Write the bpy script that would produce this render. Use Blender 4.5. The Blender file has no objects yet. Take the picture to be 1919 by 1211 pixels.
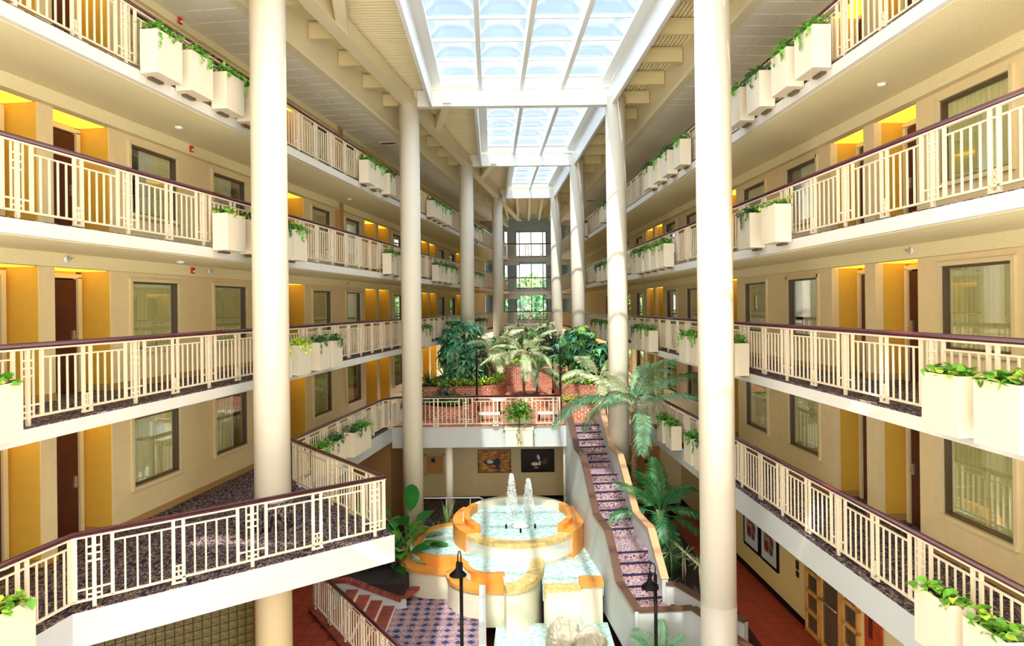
import bpy, math, random
from mathutils import Vector, Matrix
R = random.Random(7)
PI = math.pi
SC = bpy.context.scene
COL = SC.collection

# ------------------------------------------------------------------ camera, sky, sun, exposure
EYE = 7.5
cam_data = bpy.data.cameras.new('camera')
cam = bpy.data.objects.new('camera', cam_data); COL.objects.link(cam); SC.camera = cam
cam_data.sensor_width = 36.0
cam_data.lens = 36.0 * 1300.0 / 1919.0
cam_data.shift_y = -31.5 / 1919.0
cam_data.clip_start = 0.05; cam_data.clip_end = 400
cam.matrix_world = Matrix.Translation((0, 0, EYE)) @ Matrix.Rotation(PI/2, 4, 'X') @ Matrix.Rotation(-0.0113, 4, 'Z')

SC.view_settings.view_transform = 'Standard'
SC.view_settings.look = 'None'
SC.view_settings.gamma = 1.0
SC.view_settings.use_curve_mapping = False
SC.view_settings.exposure = 0.82
SC.cycles.max_bounces = 8
SC.cycles.diffuse_bounces = 5
SC.cycles.glossy_bounces = 3
SC.cycles.transmission_bounces = 4
SC.cycles.transparent_max_bounces = 10
SC.cycles.caustics_reflective = False
SC.cycles.caustics_refractive = False
SC.cycles.sample_clamp_indirect = 6.0
SC.cycles.use_denoising = True

world = bpy.data.worlds.new('sky'); SC.world = world; world.use_nodes = True
wn = world.node_tree.nodes; wl = world.node_tree.links
bg = wn['Background']; bg.inputs['Strength'].default_value = 1.35
tc = wn.new('ShaderNodeTexCoord'); sp = wn.new('ShaderNodeSeparateXYZ'); rp = wn.new('ShaderNodeValToRGB')
wl.new(tc.outputs['Generated'], sp.inputs[0]); mr0 = wn.new('ShaderNodeMapRange'); mr0.inputs['From Min'].default_value = -1; wl.new(sp.outputs['Z'], mr0.inputs['Value']); wl.new(mr0.outputs[0], rp.inputs[0]); wl.new(rp.outputs[0], bg.inputs['Color'])
e = rp.color_ramp.elements
e[0].position = 0.44; e[0].color = (2.7, 2.55, 2.25, 1)  # lower half raised as added fill that lights soffits and ceilings from below
e[1].position = 1.0; e[1].color = (0.42, 0.62, 0.92, 1)
m_ = rp.color_ramp.elements.new(0.52); m_.color = (0.98, 1.0, 1.02, 1)
m_ = rp.color_ramp.elements.new(0.72); m_.color = (0.70, 0.85, 1.0, 1)

sun_data = bpy.data.lights.new('sun', 'SUN'); sun_data.energy = 6.5; sun_data.angle = 0.012
sun_data.color = (1.0, 0.93, 0.80)
sun = bpy.data.objects.new('sun', sun_data); COL.objects.link(sun)
sun.rotation_euler = Vector((-0.08, -0.78, 1.0)).to_track_quat('Z', 'Y').to_euler()
sun.location = (0, 0, 40)
# added wide fill sun, unseen, lighting camera-facing surfaces from behind the camera
fill_data = bpy.data.lights.new('front_daylight', 'SUN'); fill_data.energy = 0.1; fill_data.angle = 1.7; fill_data.color = (1.0, 0.98, 0.95)
fill = bpy.data.objects.new('front_daylight', fill_data); COL.objects.link(fill)
fill.rotation_euler = Vector((0.0, -1.0, 0.15)).to_track_quat('Z', 'Y').to_euler(); fill.location = (0, -20, 12)
# added wide-angle sun that tops up the sky's soft light through the skylights
dome_data = bpy.data.lights.new('overhead_daylight', 'SUN'); dome_data.energy = 8.5; dome_data.angle = 2.6; dome_data.color = (0.97, 0.99, 1.0)
dome_l = bpy.data.objects.new('overhead_daylight', dome_data); COL.objects.link(dome_l); dome_l.location = (0, 10, 45)

# ------------------------------------------------------------------ helpers
def lin(c):
    return tuple(((x/255.0)/12.92 if x/255.0 <= 0.04045 else ((x/255.0+0.055)/1.055)**2.4) for x in c)

def mat(name, rgb, rough=0.6, var=0.0, scale=8.0, bump=0.0, bscale=60.0, metal=0.0, spec=0.5, island=0.0, emit=None, estr=0.0, coat=0.0):
    m = bpy.data.materials.new(name); m.use_nodes = True
    nt = m.node_tree; n = nt.nodes; l = nt.links
    b = n['Principled BSDF']
    c = lin(rgb)
    b.inputs['Base Color'].default_value = (*c, 1)
    b.inputs['Roughness'].default_value = rough
    b.inputs['Metallic'].default_value = metal
    b.inputs['Specular IOR Level'].default_value = spec
    b.inputs['Coat Weight'].default_value = coat
    co = n.new('ShaderNodeTexCoord')
    last = None
    if var > 0:
        ns = n.new('ShaderNodeTexNoise'); ns.inputs['Scale'].default_value = scale; ns.inputs['Detail'].default_value = 4
        l.new(co.outputs['Object'], ns.inputs['Vector'])
        r = n.new('ShaderNodeValToRGB'); l.new(ns.outputs['Fac'], r.inputs[0])
        r.color_ramp.elements[0].position = 0.3; r.color_ramp.elements[1].position = 0.7
        r.color_ramp.elements[0].color = (*[x*(1-var) for x in c], 1)
        r.color_ramp.elements[1].color = (*[min(1, x*(1+var)) for x in c], 1)
        l.new(r.outputs[0], b.inputs['Base Color']); last = r.outputs[0]
    if island > 0:
        g = n.new('ShaderNodeNewGeometry'); oi = n.new('ShaderNodeObjectInfo')
        ad = n.new('ShaderNodeMath'); ad.operation = 'ADD'; l.new(g.outputs['Random Per Island'], ad.inputs[0]); l.new(oi.outputs['Random'], ad.inputs[1])
        fr = n.new('ShaderNodeMath'); fr.operation = 'FRACT'; l.new(ad.outputs[0], fr.inputs[0])
        mr = n.new('ShaderNodeMapRange'); mr.inputs['To Min'].default_value = 1-island; mr.inputs['To Max'].default_value = 1+island
        l.new(fr.outputs[0], mr.inputs['Value'])
        hs = n.new('ShaderNodeHueSaturation'); hs.inputs['Color'].default_value = (*c, 1)
        if last: l.new(last, hs.inputs['Color'])
        l.new(mr.outputs[0], hs.inputs['Value']); l.new(hs.outputs[0], b.inputs['Base Color'])
    if bump > 0:
        nb = n.new('ShaderNodeTexNoise'); nb.inputs['Scale'].default_value = bscale; nb.inputs['Detail'].default_value = 3
        l.new(co.outputs['Object'], nb.inputs['Vector'])
        bp = n.new('ShaderNodeBump'); bp.inputs['Strength'].default_value = bump; bp.inputs['Distance'].default_value = 0.02
        l.new(nb.outputs['Fac'], bp.inputs['Height']); l.new(bp.outputs[0], b.inputs['Normal'])
    if emit:
        b.inputs['Emission Color'].default_value = (*lin(emit), 1); b.inputs['Emission Strength'].default_value = estr
    return m

def ramp_mat(name, stops, coordscale, tex='voronoi', rough=0.9, bump=0.0, seed_vec=(1, 1, 1), feature='F1'):
    m = bpy.data.materials.new(name); m.use_nodes = True
    nt = m.node_tree; n = nt.nodes; l = nt.links
    b = n['Principled BSDF']; b.inputs['Roughness'].default_value = rough; b.inputs['Specular IOR Level'].default_value = 0.2
    co = n.new('ShaderNodeTexCoord'); mp = n.new('ShaderNodeMapping'); mp.inputs['Scale'].default_value = seed_vec
    l.new(co.outputs['Object'], mp.inputs[0])
    if tex == 'voronoi':
        t = n.new('ShaderNodeTexVoronoi'); t.feature = feature; t.inputs['Scale'].default_value = coordscale; o = t.outputs['Distance']
    elif tex == 'wave':
        t = n.new('ShaderNodeTexWave'); t.inputs['Scale'].default_value = coordscale; t.inputs['Distortion'].default_value = 9
        t.inputs['Detail'].default_value = 3; t.inputs['Detail Scale'].default_value = 2.5; o = t.outputs['Fac']
    else:
        t = n.new('ShaderNodeTexNoise'); t.inputs['Scale'].default_value = coordscale; t.inputs['Detail'].default_value = 5; o = t.outputs['Fac']
    l.new(mp.outputs[0], t.inputs['Vector'])
    r = n.new('ShaderNodeValToRGB'); el = r.color_ramp.elements
    el[0].position = stops[0][0]; el[0].color = (*lin(stops[0][1]), 1)
    el[1].position = stops[-1][0]; el[1].color = (*lin(stops[-1][1]), 1)
    for p, c in stops[1:-1]:
        k = el.new(p); k.color = (*lin(c), 1)
    l.new(o, r.inputs[0]); l.new(r.outputs[0], b.inputs['Base Color'])
    if bump:
        bp = n.new('ShaderNodeBump'); bp.inputs['Strength'].default_value = bump; bp.inputs['Distance'].default_value = 0.02
        l.new(o, bp.inputs['Height']); l.new(bp.outputs[0], b.inputs['Normal'])
    return m

def glass_mat(name, tint, gloss=0.12, rough=0.0, base=0.03):
    m = bpy.data.materials.new(name); m.use_nodes = True
    nt = m.node_tree; n = nt.nodes; l = nt.links
    n.remove(n['Principled BSDF']); out = n['Material Output']
    t = n.new('ShaderNodeBsdfTransparent'); t.inputs[0].default_value = (*tint, 1)
    g = n.new('ShaderNodeBsdfGlossy'); g.inputs['Roughness'].default_value = rough; g.inputs['Color'].default_value = (1, 1, 1, 1)
    lw = n.new('ShaderNodeLayerWeight'); lw.inputs['Blend'].default_value = 0.25
    mr = n.new('ShaderNodeMapRange'); mr.inputs['To Min'].default_value = base; mr.inputs['To Max'].default_value = gloss
    l.new(lw.outputs['Facing'], mr.inputs['Value'])
    mx = n.new('ShaderNodeMixShader'); l.new(mr.outputs[0], mx.inputs[0]); l.new(t.outputs[0], mx.inputs[1]); l.new(g.outputs[0], mx.inputs[2])
    l.new(mx.outputs[0], out.inputs['Surface'])
    return m

class MB:
    """collects shapes for one mesh"""
    def __init__(s): s.v = []; s.f = []
    def add(s, vs, fs):
        o = len(s.v); s.v.extend(vs); s.f.extend([tuple(i+o for i in f) for f in fs]); return s
    def box(s, c, d, rz=0.0, M=None):
        hx, hy, hz = d[0]/2, d[1]/2, d[2]/2
        ca, sa = math.cos(rz), math.sin(rz)
        vs = []
        for z in (-hz, hz):
            for x, y in ((-hx, -hy), (hx, -hy), (hx, hy), (-hx, hy)):
                p = (c[0]+x*ca-y*sa, c[1]+x*sa+y*ca, c[2]+z)
                vs.append(tuple(M @ Vector(p)) if M else p)
        return s.add(vs, [(3, 2, 1, 0), (4, 5, 6, 7), (0, 1, 5, 4), (1, 2, 6, 5), (2, 3, 7, 6), (3, 0, 4, 7)])
    def bar(s, p, q, w, h, up=(0, 0, 1)):
        """rectangular bar from p to q; w sideways, h along up; p, q at the centre line"""
        p, q = Vector(p), Vector(q); d = (q-p).normalized(); u = Vector(up)
        sd = d.cross(u)
        if sd.length < 1e-5: sd = d.cross(Vector((0, 1, 0)))
        sd.normalize(); u = sd.cross(d).normalized()
        vs = []
        for e_ in (p, q):
            for a, b in ((-1, -1), (1, -1), (1, 1), (-1, 1)):
                vs.append(tuple(e_ + sd*a*w/2 + u*b*h/2))
        return s.add(vs, [(0, 1, 2, 3), (7, 6, 5, 4), (4, 5, 1, 0), (5, 6, 2, 1), (6, 7, 3, 2), (7, 4, 0, 3)])
    def tube(s, pts, r, n=8, cap=True):
        pts = [Vector(p) for p in pts]; k = len(pts); rr = r if isinstance(r, (list, tuple)) else [r]*k
        vs = []; ref = Vector((0, 0, 1))
        for i, p in enumerate(pts):
            d = (pts[min(i+1, k-1)] - pts[max(i-1, 0)]).normalized()
            a = d.cross(ref)
            if a.length < 0.05: a = d.cross(Vector((0, 1, 0)))
            a.normalize(); b = d.cross(a)
            for j in range(n):
                t = 2*PI*j/n
                vs.append(tuple(p + (a*math.cos(t) + b*math.sin(t))*rr[i]))
        fs = []
        for i in range(k-1):
            for j in range(n):
                a = i*n+j; b = i*n+(j+1) % n
                fs.append((a, b, b+n, a+n))
        if cap:
            fs.append(tuple(range(n-1, -1, -1))); fs.append(tuple(range((k-1)*n, k*n)))
        return s.add(vs, fs)
    def lathe(s, prof, n=24, c=(0, 0, 0), sx=1, sy=1):
        vs = []
        for r, z in prof:
            for j in range(n):
                t = 2*PI*j/n; vs.append((c[0]+r*sx*math.cos(t), c[1]+r*sy*math.sin(t), c[2]+z))
        fs = []
        for i in range(len(prof)-1):
            for j in range(n):
                a = i*n+j; b = i*n+(j+1) % n
                fs.append((a, b, b+n, a+n))
        fs.append(tuple(range(n-1, -1, -1))); fs.append(tuple(range((len(prof)-1)*n, len(prof)*n)))
        return s.add(vs, fs)
    def prism(s, poly, z0, z1):
        n = len(poly)
        area = sum(poly[i][0]*poly[(i+1) % n][1]-poly[(i+1) % n][0]*poly[i][1] for i in range(n))
        if area < 0: poly = poly[::-1]
        zz0 = z0 if isinstance(z0, (list, tuple)) else [z0]*n
        vs = [(x, y, zz0[i]) for i, (x, y) in enumerate(poly)] + [(x, y, z1) for x, y in poly]
        fs = [tuple(range(n-1, -1, -1)), tuple(range(n, 2*n))] + [(i, (i+1) % n, n+(i+1) % n, n+i) for i in range(n)]
        return s.add(vs, fs)
    def wall(s, path, th, z0, z1, side=0.0):
        """wall following a plan polyline; side shifts it sideways; z1 may be a list per point"""
        k = len(path); off = []
        for i, (x, y) in enumerate(path):
            a = path[max(i-1, 0)]; b = path[min(i+1, k-1)]
            dx, dy = b[0]-a[0], b[1]-a[1]; L = math.hypot(dx, dy) or 1
            off.append((-dy/L, dx/L))
        zt = z1 if isinstance(z1, (list, tuple)) else [z1]*k
        zb = z0 if isinstance(z0, (list, tuple)) else [z0]*k
        vs = []
        for i, (x, y) in enumerate(path):
            nx, ny = off[i]
            for sgn, z in ((-1, zb[i]), (1, zb[i]), (1, zt[i]), (-1, zt[i])):
                q = side + sgn*th/2
                vs.append((x+nx*q, y+ny*q, z))
        fs = [(3, 2, 1, 0), tuple(range(4*(k-1), 4*k))]
        for i in range(k-1):
            for j in range(4):
                a = 4*i+j; b = 4*i+(j+1) % 4
                fs.append((a, b, b+4, a+4))
        return s.add(vs, fs)
    def mesh(s, name, m=None, smooth=False):
        me = bpy.data.meshes.new(name); me.from_pydata(s.v, [], s.f)
        if m: me.materials.append(m)
        if smooth: me.shade_smooth()
        me.update()
        return me
    def build(s, name, m, parent=None, smooth=False, loc=None, **props):
        o = bpy.data.objects.new(name, s.mesh(name, m, smooth)); COL.objects.link(o)
        if parent: o.parent = parent
        if loc: o.location = loc
        for k, v in props.items(): o[k] = v
        return o

def link(name, me, parent=None, loc=(0, 0, 0), rz=0.0, **props):
    o = bpy.data.objects.new(name, me); COL.objects.link(o)
    if parent: o.parent = parent
    o.location = loc; o.rotation_euler = (0, 0, rz)
    for k, v in props.items(): o[k] = v
    return o

def thing(name, label, cat, loc=(0, 0, 0), rz=0.0, group=None, kind=None):
    o = bpy.data.objects.new(name, None); COL.objects.link(o)
    o.empty_display_size = 0.2
    o.location = loc; o.rotation_euler = (0, 0, rz)
    o['label'] = label; o['category'] = cat
    if group: o['group'] = group
    if kind: o['kind'] = kind
    return o

def tag(o, label, cat, group=None, kind=None):
    o['label'] = label; o['category'] = cat
    if group: o['group'] = group
    if kind: o['kind'] = kind
    return o

def struct(o, label=None, cat=None):
    o['kind'] = 'structure'
    if label: o['label'] = label; o['category'] = cat
    return o

ORD = ['nearest', 'second nearest', 'third nearest', 'fourth nearest', 'fifth nearest', 'sixth nearest', 'seventh nearest', 'eighth nearest', 'ninth nearest', 'tenth nearest', 'eleventh nearest', 'twelfth nearest', 'thirteenth nearest', 'fourteenth nearest', 'fifteenth nearest', 'sixteenth nearest', 'seventeenth nearest', 'eighteenth nearest']

# ------------------------------------------------------------------ materials
M = {}
M['cream'] = mat('cream_paint', (240, 228, 200), 0.55, var=0.03, scale=1.5)
M['column'] = mat('column_paint', (232, 222, 202), 0.5, var=0.02, scale=0.7)
M['colbase'] = mat('column_base_paint', (184, 176, 164), 0.45)
M['fascia'] = mat('white_stucco', (226, 222, 212), 0.8, var=0.06, scale=45, bump=0.5, bscale=120)
M['fascia_smooth'] = mat('white_plaster', (192, 194, 192), 0.7, var=0.02, scale=3)
M['soffit'] = mat('textured_soffit', (240, 226, 178), 0.9, var=0.10, scale=50, bump=0.6, bscale=130)
M['wall'] = mat('beige_wall', (228, 206, 158), 0.75, var=0.03, scale=5, bump=0.15, bscale=200)
M['recess'] = mat('golden_wall', (218, 172, 62), 0.75, var=0.04, scale=6)
M['trim'] = mat('window_trim', (222, 204, 158), 0.5)
M['brownframe'] = mat('bronze_frame', (92, 72, 46), 0.4)
M['base'] = mat('tan_baseboard', (176, 138, 84), 0.5)
M['door'] = mat('mahogany_door', (74, 26, 18), 0.35, var=0.25, scale=4)
M['tandoor'] = mat('tan_door', (206, 150, 78), 0.5, var=0.05, scale=5)
M['chrome'] = mat('brushed_metal', (200, 195, 185), 0.3, metal=0.9)
M['rail'] = mat('cream_steel', (228, 212, 184), 0.4, spec=0.5)
M['handrail'] = mat('maroon_wood', (70, 22, 32), 0.25, var=0.15, scale=2, coat=0.3)
M['darkrail'] = mat('dark_steel', (52, 54, 56), 0.4)
M['planter'] = mat('planter_paint', (226, 214, 190), 0.5, var=0.015, scale=2)
M['soil'] = mat('soil', (52, 36, 26), 0.95, bump=0.8, bscale=40)
M['mulch'] = mat('mulch', (44, 32, 30), 0.95, var=0.5, scale=30, bump=1.0, bscale=50)
M['vine'] = mat('vine_leaf', (96, 158, 46), 0.4, island=0.4)
M['vinedark'] = mat('vine_leaf_dark', (52, 112, 44), 0.4, island=0.45)
M['lime'] = mat('lime_leaf', (186, 212, 70), 0.5, island=0.4)
M['palm'] = mat('palm_leaf', (112, 162, 118), 0.45, island=0.35)
M['palmpale'] = mat('pale_palm_leaf', (202, 212, 158), 0.45, island=0.3)
M['pave'] = mat('paving_brick', (200, 128, 98), 0.8, var=0.12, scale=6)
M['schef'] = mat('umbrella_leaf', (92, 166, 124), 0.3, island=0.45)
M['bush'] = mat('bush_leaf', (128, 176, 76), 0.45, island=0.5)
M['bushdark'] = mat('dark_bush_leaf', (40, 84, 44), 0.45, island=0.5)
M['banana'] = mat('broad_leaf', (44, 120, 52), 0.3, var=0.2, scale=10, island=0.35)
M['snake'] = mat('sword_leaf', (112, 140, 78), 0.4, var=0.4, scale=30, island=0.25)
M['tree'] = mat('outdoor_leaf', (64, 130, 84), 0.6, island=0.5)
M['trunk'] = mat('trunk_bark', (112, 82, 54), 0.9, var=0.3, scale=20, bump=0.6, bscale=40)
M['cane'] = mat('pale_cane', (196, 176, 132), 0.8, var=0.2, scale=30)
M['stub'] = mat('stub_beam_paint', (212, 196, 148), 0.5)  # roof steel colour darkened to stand in for shade on the short beams
M['steel'] = mat('roof_steel_paint', (240, 228, 190), 0.5)
M['deck'] = mat('roof_deck_paint', (238, 226, 186), 0.5)
M['tile'] = mat('ceiling_tile', (248, 242, 222), 0.9, var=0.03, scale=30, bump=0.2, bscale=120)
M['white'] = mat('white_enamel', (232, 232, 228), 0.35)
M['brick'] = mat('red_brick', (204, 122, 94), 0.85, var=0.15, scale=12, island=0.22, bump=0.3, bscale=60)
M['brickdark'] = mat('dark_red_brick', (146, 62, 46), 0.85, var=0.2, scale=12, island=0.25, bump=0.3, bscale=60)
M['mortar'] = mat('mortar', (238, 222, 204), 0.95)
M['redtile'] = mat('quarry_tile', (150, 52, 30), 0.45, var=0.12, scale=3, island=0.10)
M['grout'] = mat('dark_grout', (96, 40, 26), 0.9)
M['orange'] = mat('terracotta_rim', (226, 146, 60), 0.5, var=0.08, scale=2)
M['stone'] = mat('travertine', (206, 176, 112), 0.7, var=0.25, scale=9, bump=0.4, bscale=30)
M['poolwall'] = mat('white_mosaic', (222, 210, 184), 0.4, var=0.03, scale=20)
M['rock'] = mat('limestone_rock', (186, 174, 152), 0.85, var=0.3, scale=2.5, bump=0.9, bscale=8)
M['black'] = mat('black_metal', (16, 13, 15), 0.6, spec=0.15)
M['cap'] = mat('brown_wood_cap', (96, 66, 50), 0.35)
M['tancap'] = mat('tan_wood_cap', (206, 160, 118), 0.4)
M['grey'] = mat('grey_plaster', (196, 202, 202), 0.8)
M['oak'] = mat('oak_frame', (204, 148, 76), 0.4, var=0.15, scale=6)
M['redpanel'] = mat('red_wood_panel', (164, 60, 26), 0.4, var=0.2, scale=5)
M['glow'] = mat('lit_diffuser', (255, 226, 90), 0.6, emit=(255, 214, 64), estr=0.75)
M['unlit'] = mat('unlit_diffuser', (190, 150, 80), 0.6)
M['red'] = mat('red_plastic', (190, 30, 24), 0.4)
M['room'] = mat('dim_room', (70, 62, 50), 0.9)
M['curtain'] = mat('sheer_curtain', (226, 220, 158), 0.9)
M['curtainw'] = mat('white_curtain', (226, 222, 208), 0.9)
M['lawn'] = mat('lawn', (60, 92, 44), 0.95, var=0.2, scale=2)
M['sign'] = mat('dark_sign', (38, 32, 36), 0.4)
M['carpet'] = ramp_mat('patterned_carpet', [(0.0, (30, 24, 30)), (0.40, (40, 32, 42)), (0.47, (74, 58, 84)), (0.51, (168, 148, 120)), (0.55, (64, 50, 70)), (0.62, (36, 28, 36)), (0.68, (112, 90, 100)), (0.74, (40, 30, 38)), (1.0, (30, 24, 28))], 7.0, 'noise', seed_vec=(2.4, 0.9, 1.0))
def medallion_carpet():
    m = bpy.data.materials.new('medallion_carpet'); m.use_nodes = True
    nt = m.node_tree; n = nt.nodes; l = nt.links; b = n['Principled BSDF']; b.inputs['Roughness'].default_value = 0.95
    b.inputs['Specular IOR Level'].default_value = 0.1
    co = n.new('ShaderNodeTexCoord')
    t = n.new('ShaderNodeTexVoronoi'); t.inputs['Scale'].default_value = 3.2; t.inputs['Randomness'].default_value = 0.12; t.distance = 'MANHATTAN'
    l.new(co.outputs['Object'], t.inputs['Vector'])
    r = n.new('ShaderNodeValToRGB'); el = r.color_ramp.elements; el[0].color = (*lin((240, 190, 170)), 1); el[1].color = (*lin((74, 70, 100)), 1); el[1].position = 0.9
    for p, c in ((0.12, (206, 120, 130)), (0.22, (236, 206, 150)), (0.3, (120, 90, 140)), (0.40, (226, 184, 190)), (0.50, (104, 88, 120)), (0.60, (206, 184, 170)), (0.72, (90, 80, 112))):
        k = el.new(p); k.color = (*lin(c), 1)
    l.new(t.outputs['Distance'], r.inputs[0])
    ns = n.new('ShaderNodeTexNoise'); ns.inputs['Scale'].default_value = 26; l.new(co.outputs['Object'], ns.inputs['Vector'])
    r2 = n.new('ShaderNodeValToRGB'); r2.color_ramp.elements[0].position = 0.42; r2.color_ramp.elements[1].position = 0.58
    r2.color_ramp.elements[0].color = (0.45, 0.42, 0.5, 1); r2.color_ramp.elements[1].color = (1, 1, 1, 1)
    l.new(ns.outputs['Fac'], r2.inputs[0])
    mx = n.new('ShaderNodeMix'); mx.data_type = 'RGBA'; mx.blend_type = 'MULTIPLY'; mx.inputs[0].default_value = 0.85
    l.new(r.outputs[0], mx.inputs[6]); l.new(r2.outputs[0], mx.inputs[7]); l.new(mx.outputs[2], b.inputs['Base Color'])
    return m
M['medal'] = medallion_carpet()
M['stair'] = ramp_mat('stair_carpet', [(0.0, (40, 30, 66)), (0.38, (56, 42, 84)), (0.46, (150, 116, 150)), (0.52, (222, 194, 160)), (0.58, (190, 150, 150)), (0.66, (86, 64, 116)), (1.0, (44, 34, 64))], 19.0, 'noise')
M['glass'] = glass_mat('window_glass', (0.96, 0.97, 0.93), 0.6, base=0.05)
M['dome'] = glass_mat('acrylic_dome', (0.40, 0.46, 0.52), 0.65, 0.15, base=0.04)
def water_mat(name, col, alpha):
    m = mat(name, col, 0.06, spec=0.6)
    nt = m.node_tree; n = nt.nodes; l = nt.links; b = n['Principled BSDF']
    co = n['Texture Coordinate']; nb = n.new('ShaderNodeTexNoise'); nb.inputs['Scale'].default_value = 9; nb.inputs['Detail'].default_value = 4
    l.new(co.outputs['Object'], nb.inputs['Vector'])
    bp = n.new('ShaderNodeBump'); bp.inputs['Strength'].default_value = 0.35; bp.inputs['Distance'].default_value = 0.05
    l.new(nb.outputs['Fac'], bp.inputs['Height']); l.new(bp.outputs[0], b.inputs['Normal'])
    r = n.new('ShaderNodeValToRGB'); r.color_ramp.elements[0].color = (*lin(col), 1); r.color_ramp.elements[1].color = (*lin((240, 246, 242)), 1)
    r.color_ramp.elements[0].position = 0.35; r.color_ramp.elements[1].position = 0.65
    l.new(nb.outputs['Fac'], r.inputs[0]); l.new(r.outputs[0], b.inputs['Base Color'])
    b.inputs['Alpha'].default_value = alpha
    return m
M['water'] = water_mat('pool_water', (150, 214, 206), 0.9)
M['foam'] = mat('falling_water', (240, 244, 240), 0.2); M['foam'].node_tree.nodes['Principled BSDF'].inputs['Alpha'].default_value = 0.45
M['drop'] = mat('water_drops', (250, 250, 250), 0.1)
M['block'] = mat('glass_block', (112, 100, 56), 0.08, var=0.35, scale=18, bump=0.8, bscale=14, coat=0.5)
M['joint'] = mat('block_joint', (120, 104, 56), 0.8)

# ------------------------------------------------------------------ levels and wing frames
F = {0: 0.0, 1: 3.39, 2: 6.03, 3: 8.67, 4: 11.31}
CEIL = 13.70
LEVEL = {1: 'lowest walkway', 2: 'second walkway', 3: 'third walkway', 4: 'top walkway'}
class Wing:
    def __init__(s, name, x0, k):
        s.name = name; s.x0 = x0; s.k = k; L = math.hypot(k, 1)
        s.d = (k/L, 1/L)                                   # along the wing, away from the camera
        s.n = (1/L, -k/L) if name == 'left' else (-1/L, k/L)  # towards the atrium
        s.rz = math.atan2(-k, 1) if name == 'left' else PI + math.atan2(-k, 1)   # local +X points to the atrium
    def p(s, Y, b=0.0): return (s.x0 + s.k*Y + s.n[0]*b, Y + s.n[1]*b)
    def quad(s, Y0, Y1, b0, b1): return [s.p(Y0, b0), s.p(Y1, b0), s.p(Y1, b1), s.p(Y0, b1)]
WL = Wing('left', -7.27, 0.130); WR = Wing('right', 5.56, -0.0372)
FAC = -1.75; YS = 3.0; YE = 54.0
LAY = {}   # facade openings per wing, by distance along Y
wins, recs = [], []
for k in range(0, 5):
    c = 11.07 + 8.325*k
    for dy in (-2.75, 2.75): wins.append((c+dy-0.80, c+dy+0.80))
    recs += [(c-1.46, c-0.16), (c+0.16, c+1.46)]
LAY['left'] = (wins, recs)
wins, recs = [], []
for k in range(0, 5):
    c = 4.68 + 8.46*k
    for dy in (-2.83, 2.83):
        if c+dy > 4: wins.append((c+dy-0.82, c+dy+0.82))
    recs += [(c-1.46, c-0.18), (c+0.18, c+1.46)]
LAY['right'] = (wins, recs)

# ------------------------------------------------------------------ columns
COLY = [13.14, 22.86, 32.58, 42.30]
LX = [-4.57, -3.32, -2.09, -0.84]; RX = [3.85, 3.48, 3.12, 2.74]
def prof(r, z0, z1, n=6): return [(r, z0 + (z1-z0)*i/n) for i in range(n+1)]
for side, xs in (('left', LX), ('right', RX)):
    for k in range(4):
        z0 = (0.0 if k < 2 else F[1]) if side == 'left' else (0.0 if k < 2 else F[1])
        t = thing('column', 'round cream column, %s in the %s row under the skylights' % (ORD[k], side), 'column', (xs[k], COLY[k], 0), group='round columns')
        if side == 'left' and k == 0:
            MB().lathe(prof(0.33, 0, F[1]-0.5), 40).build('lower_shaft', mat('shaded_lower_paint', (214, 192, 146), 0.6), t, True)  # tan lower length of the shaft
            MB().lathe([(0.33, F[1]-0.01), (0.33, 14.30)], 40).build('shaft', M['column'], t, True)
            MB().lathe([(0.40, F[1]), (0.40, F[1]+0.48), (0.34, F[1]+0.50)], 40).build('plinth', M['carpet'], t, True, label='dark patterned drum around the column foot')
        elif side == 'right' and k == 0:
            MB().lathe([(0.335, 0), (0.335, 1.83)], 40).build('lower_shaft', M['colbase'], t, True, label='grey lower length of the column')
            MB().lathe([(0.33, 1.83), (0.33, 14.30)], 40).build('shaft', M['column'], t, True)
        else:
            MB().lathe([(0.33, z0), (0.33, 14.30)], 40).build('shaft', M['column'], t, True)
        MB().lathe([(0.20, 14.30), (0.20, 14.42)], 20).build('cap_plate', M['steel'], t, True)

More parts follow.
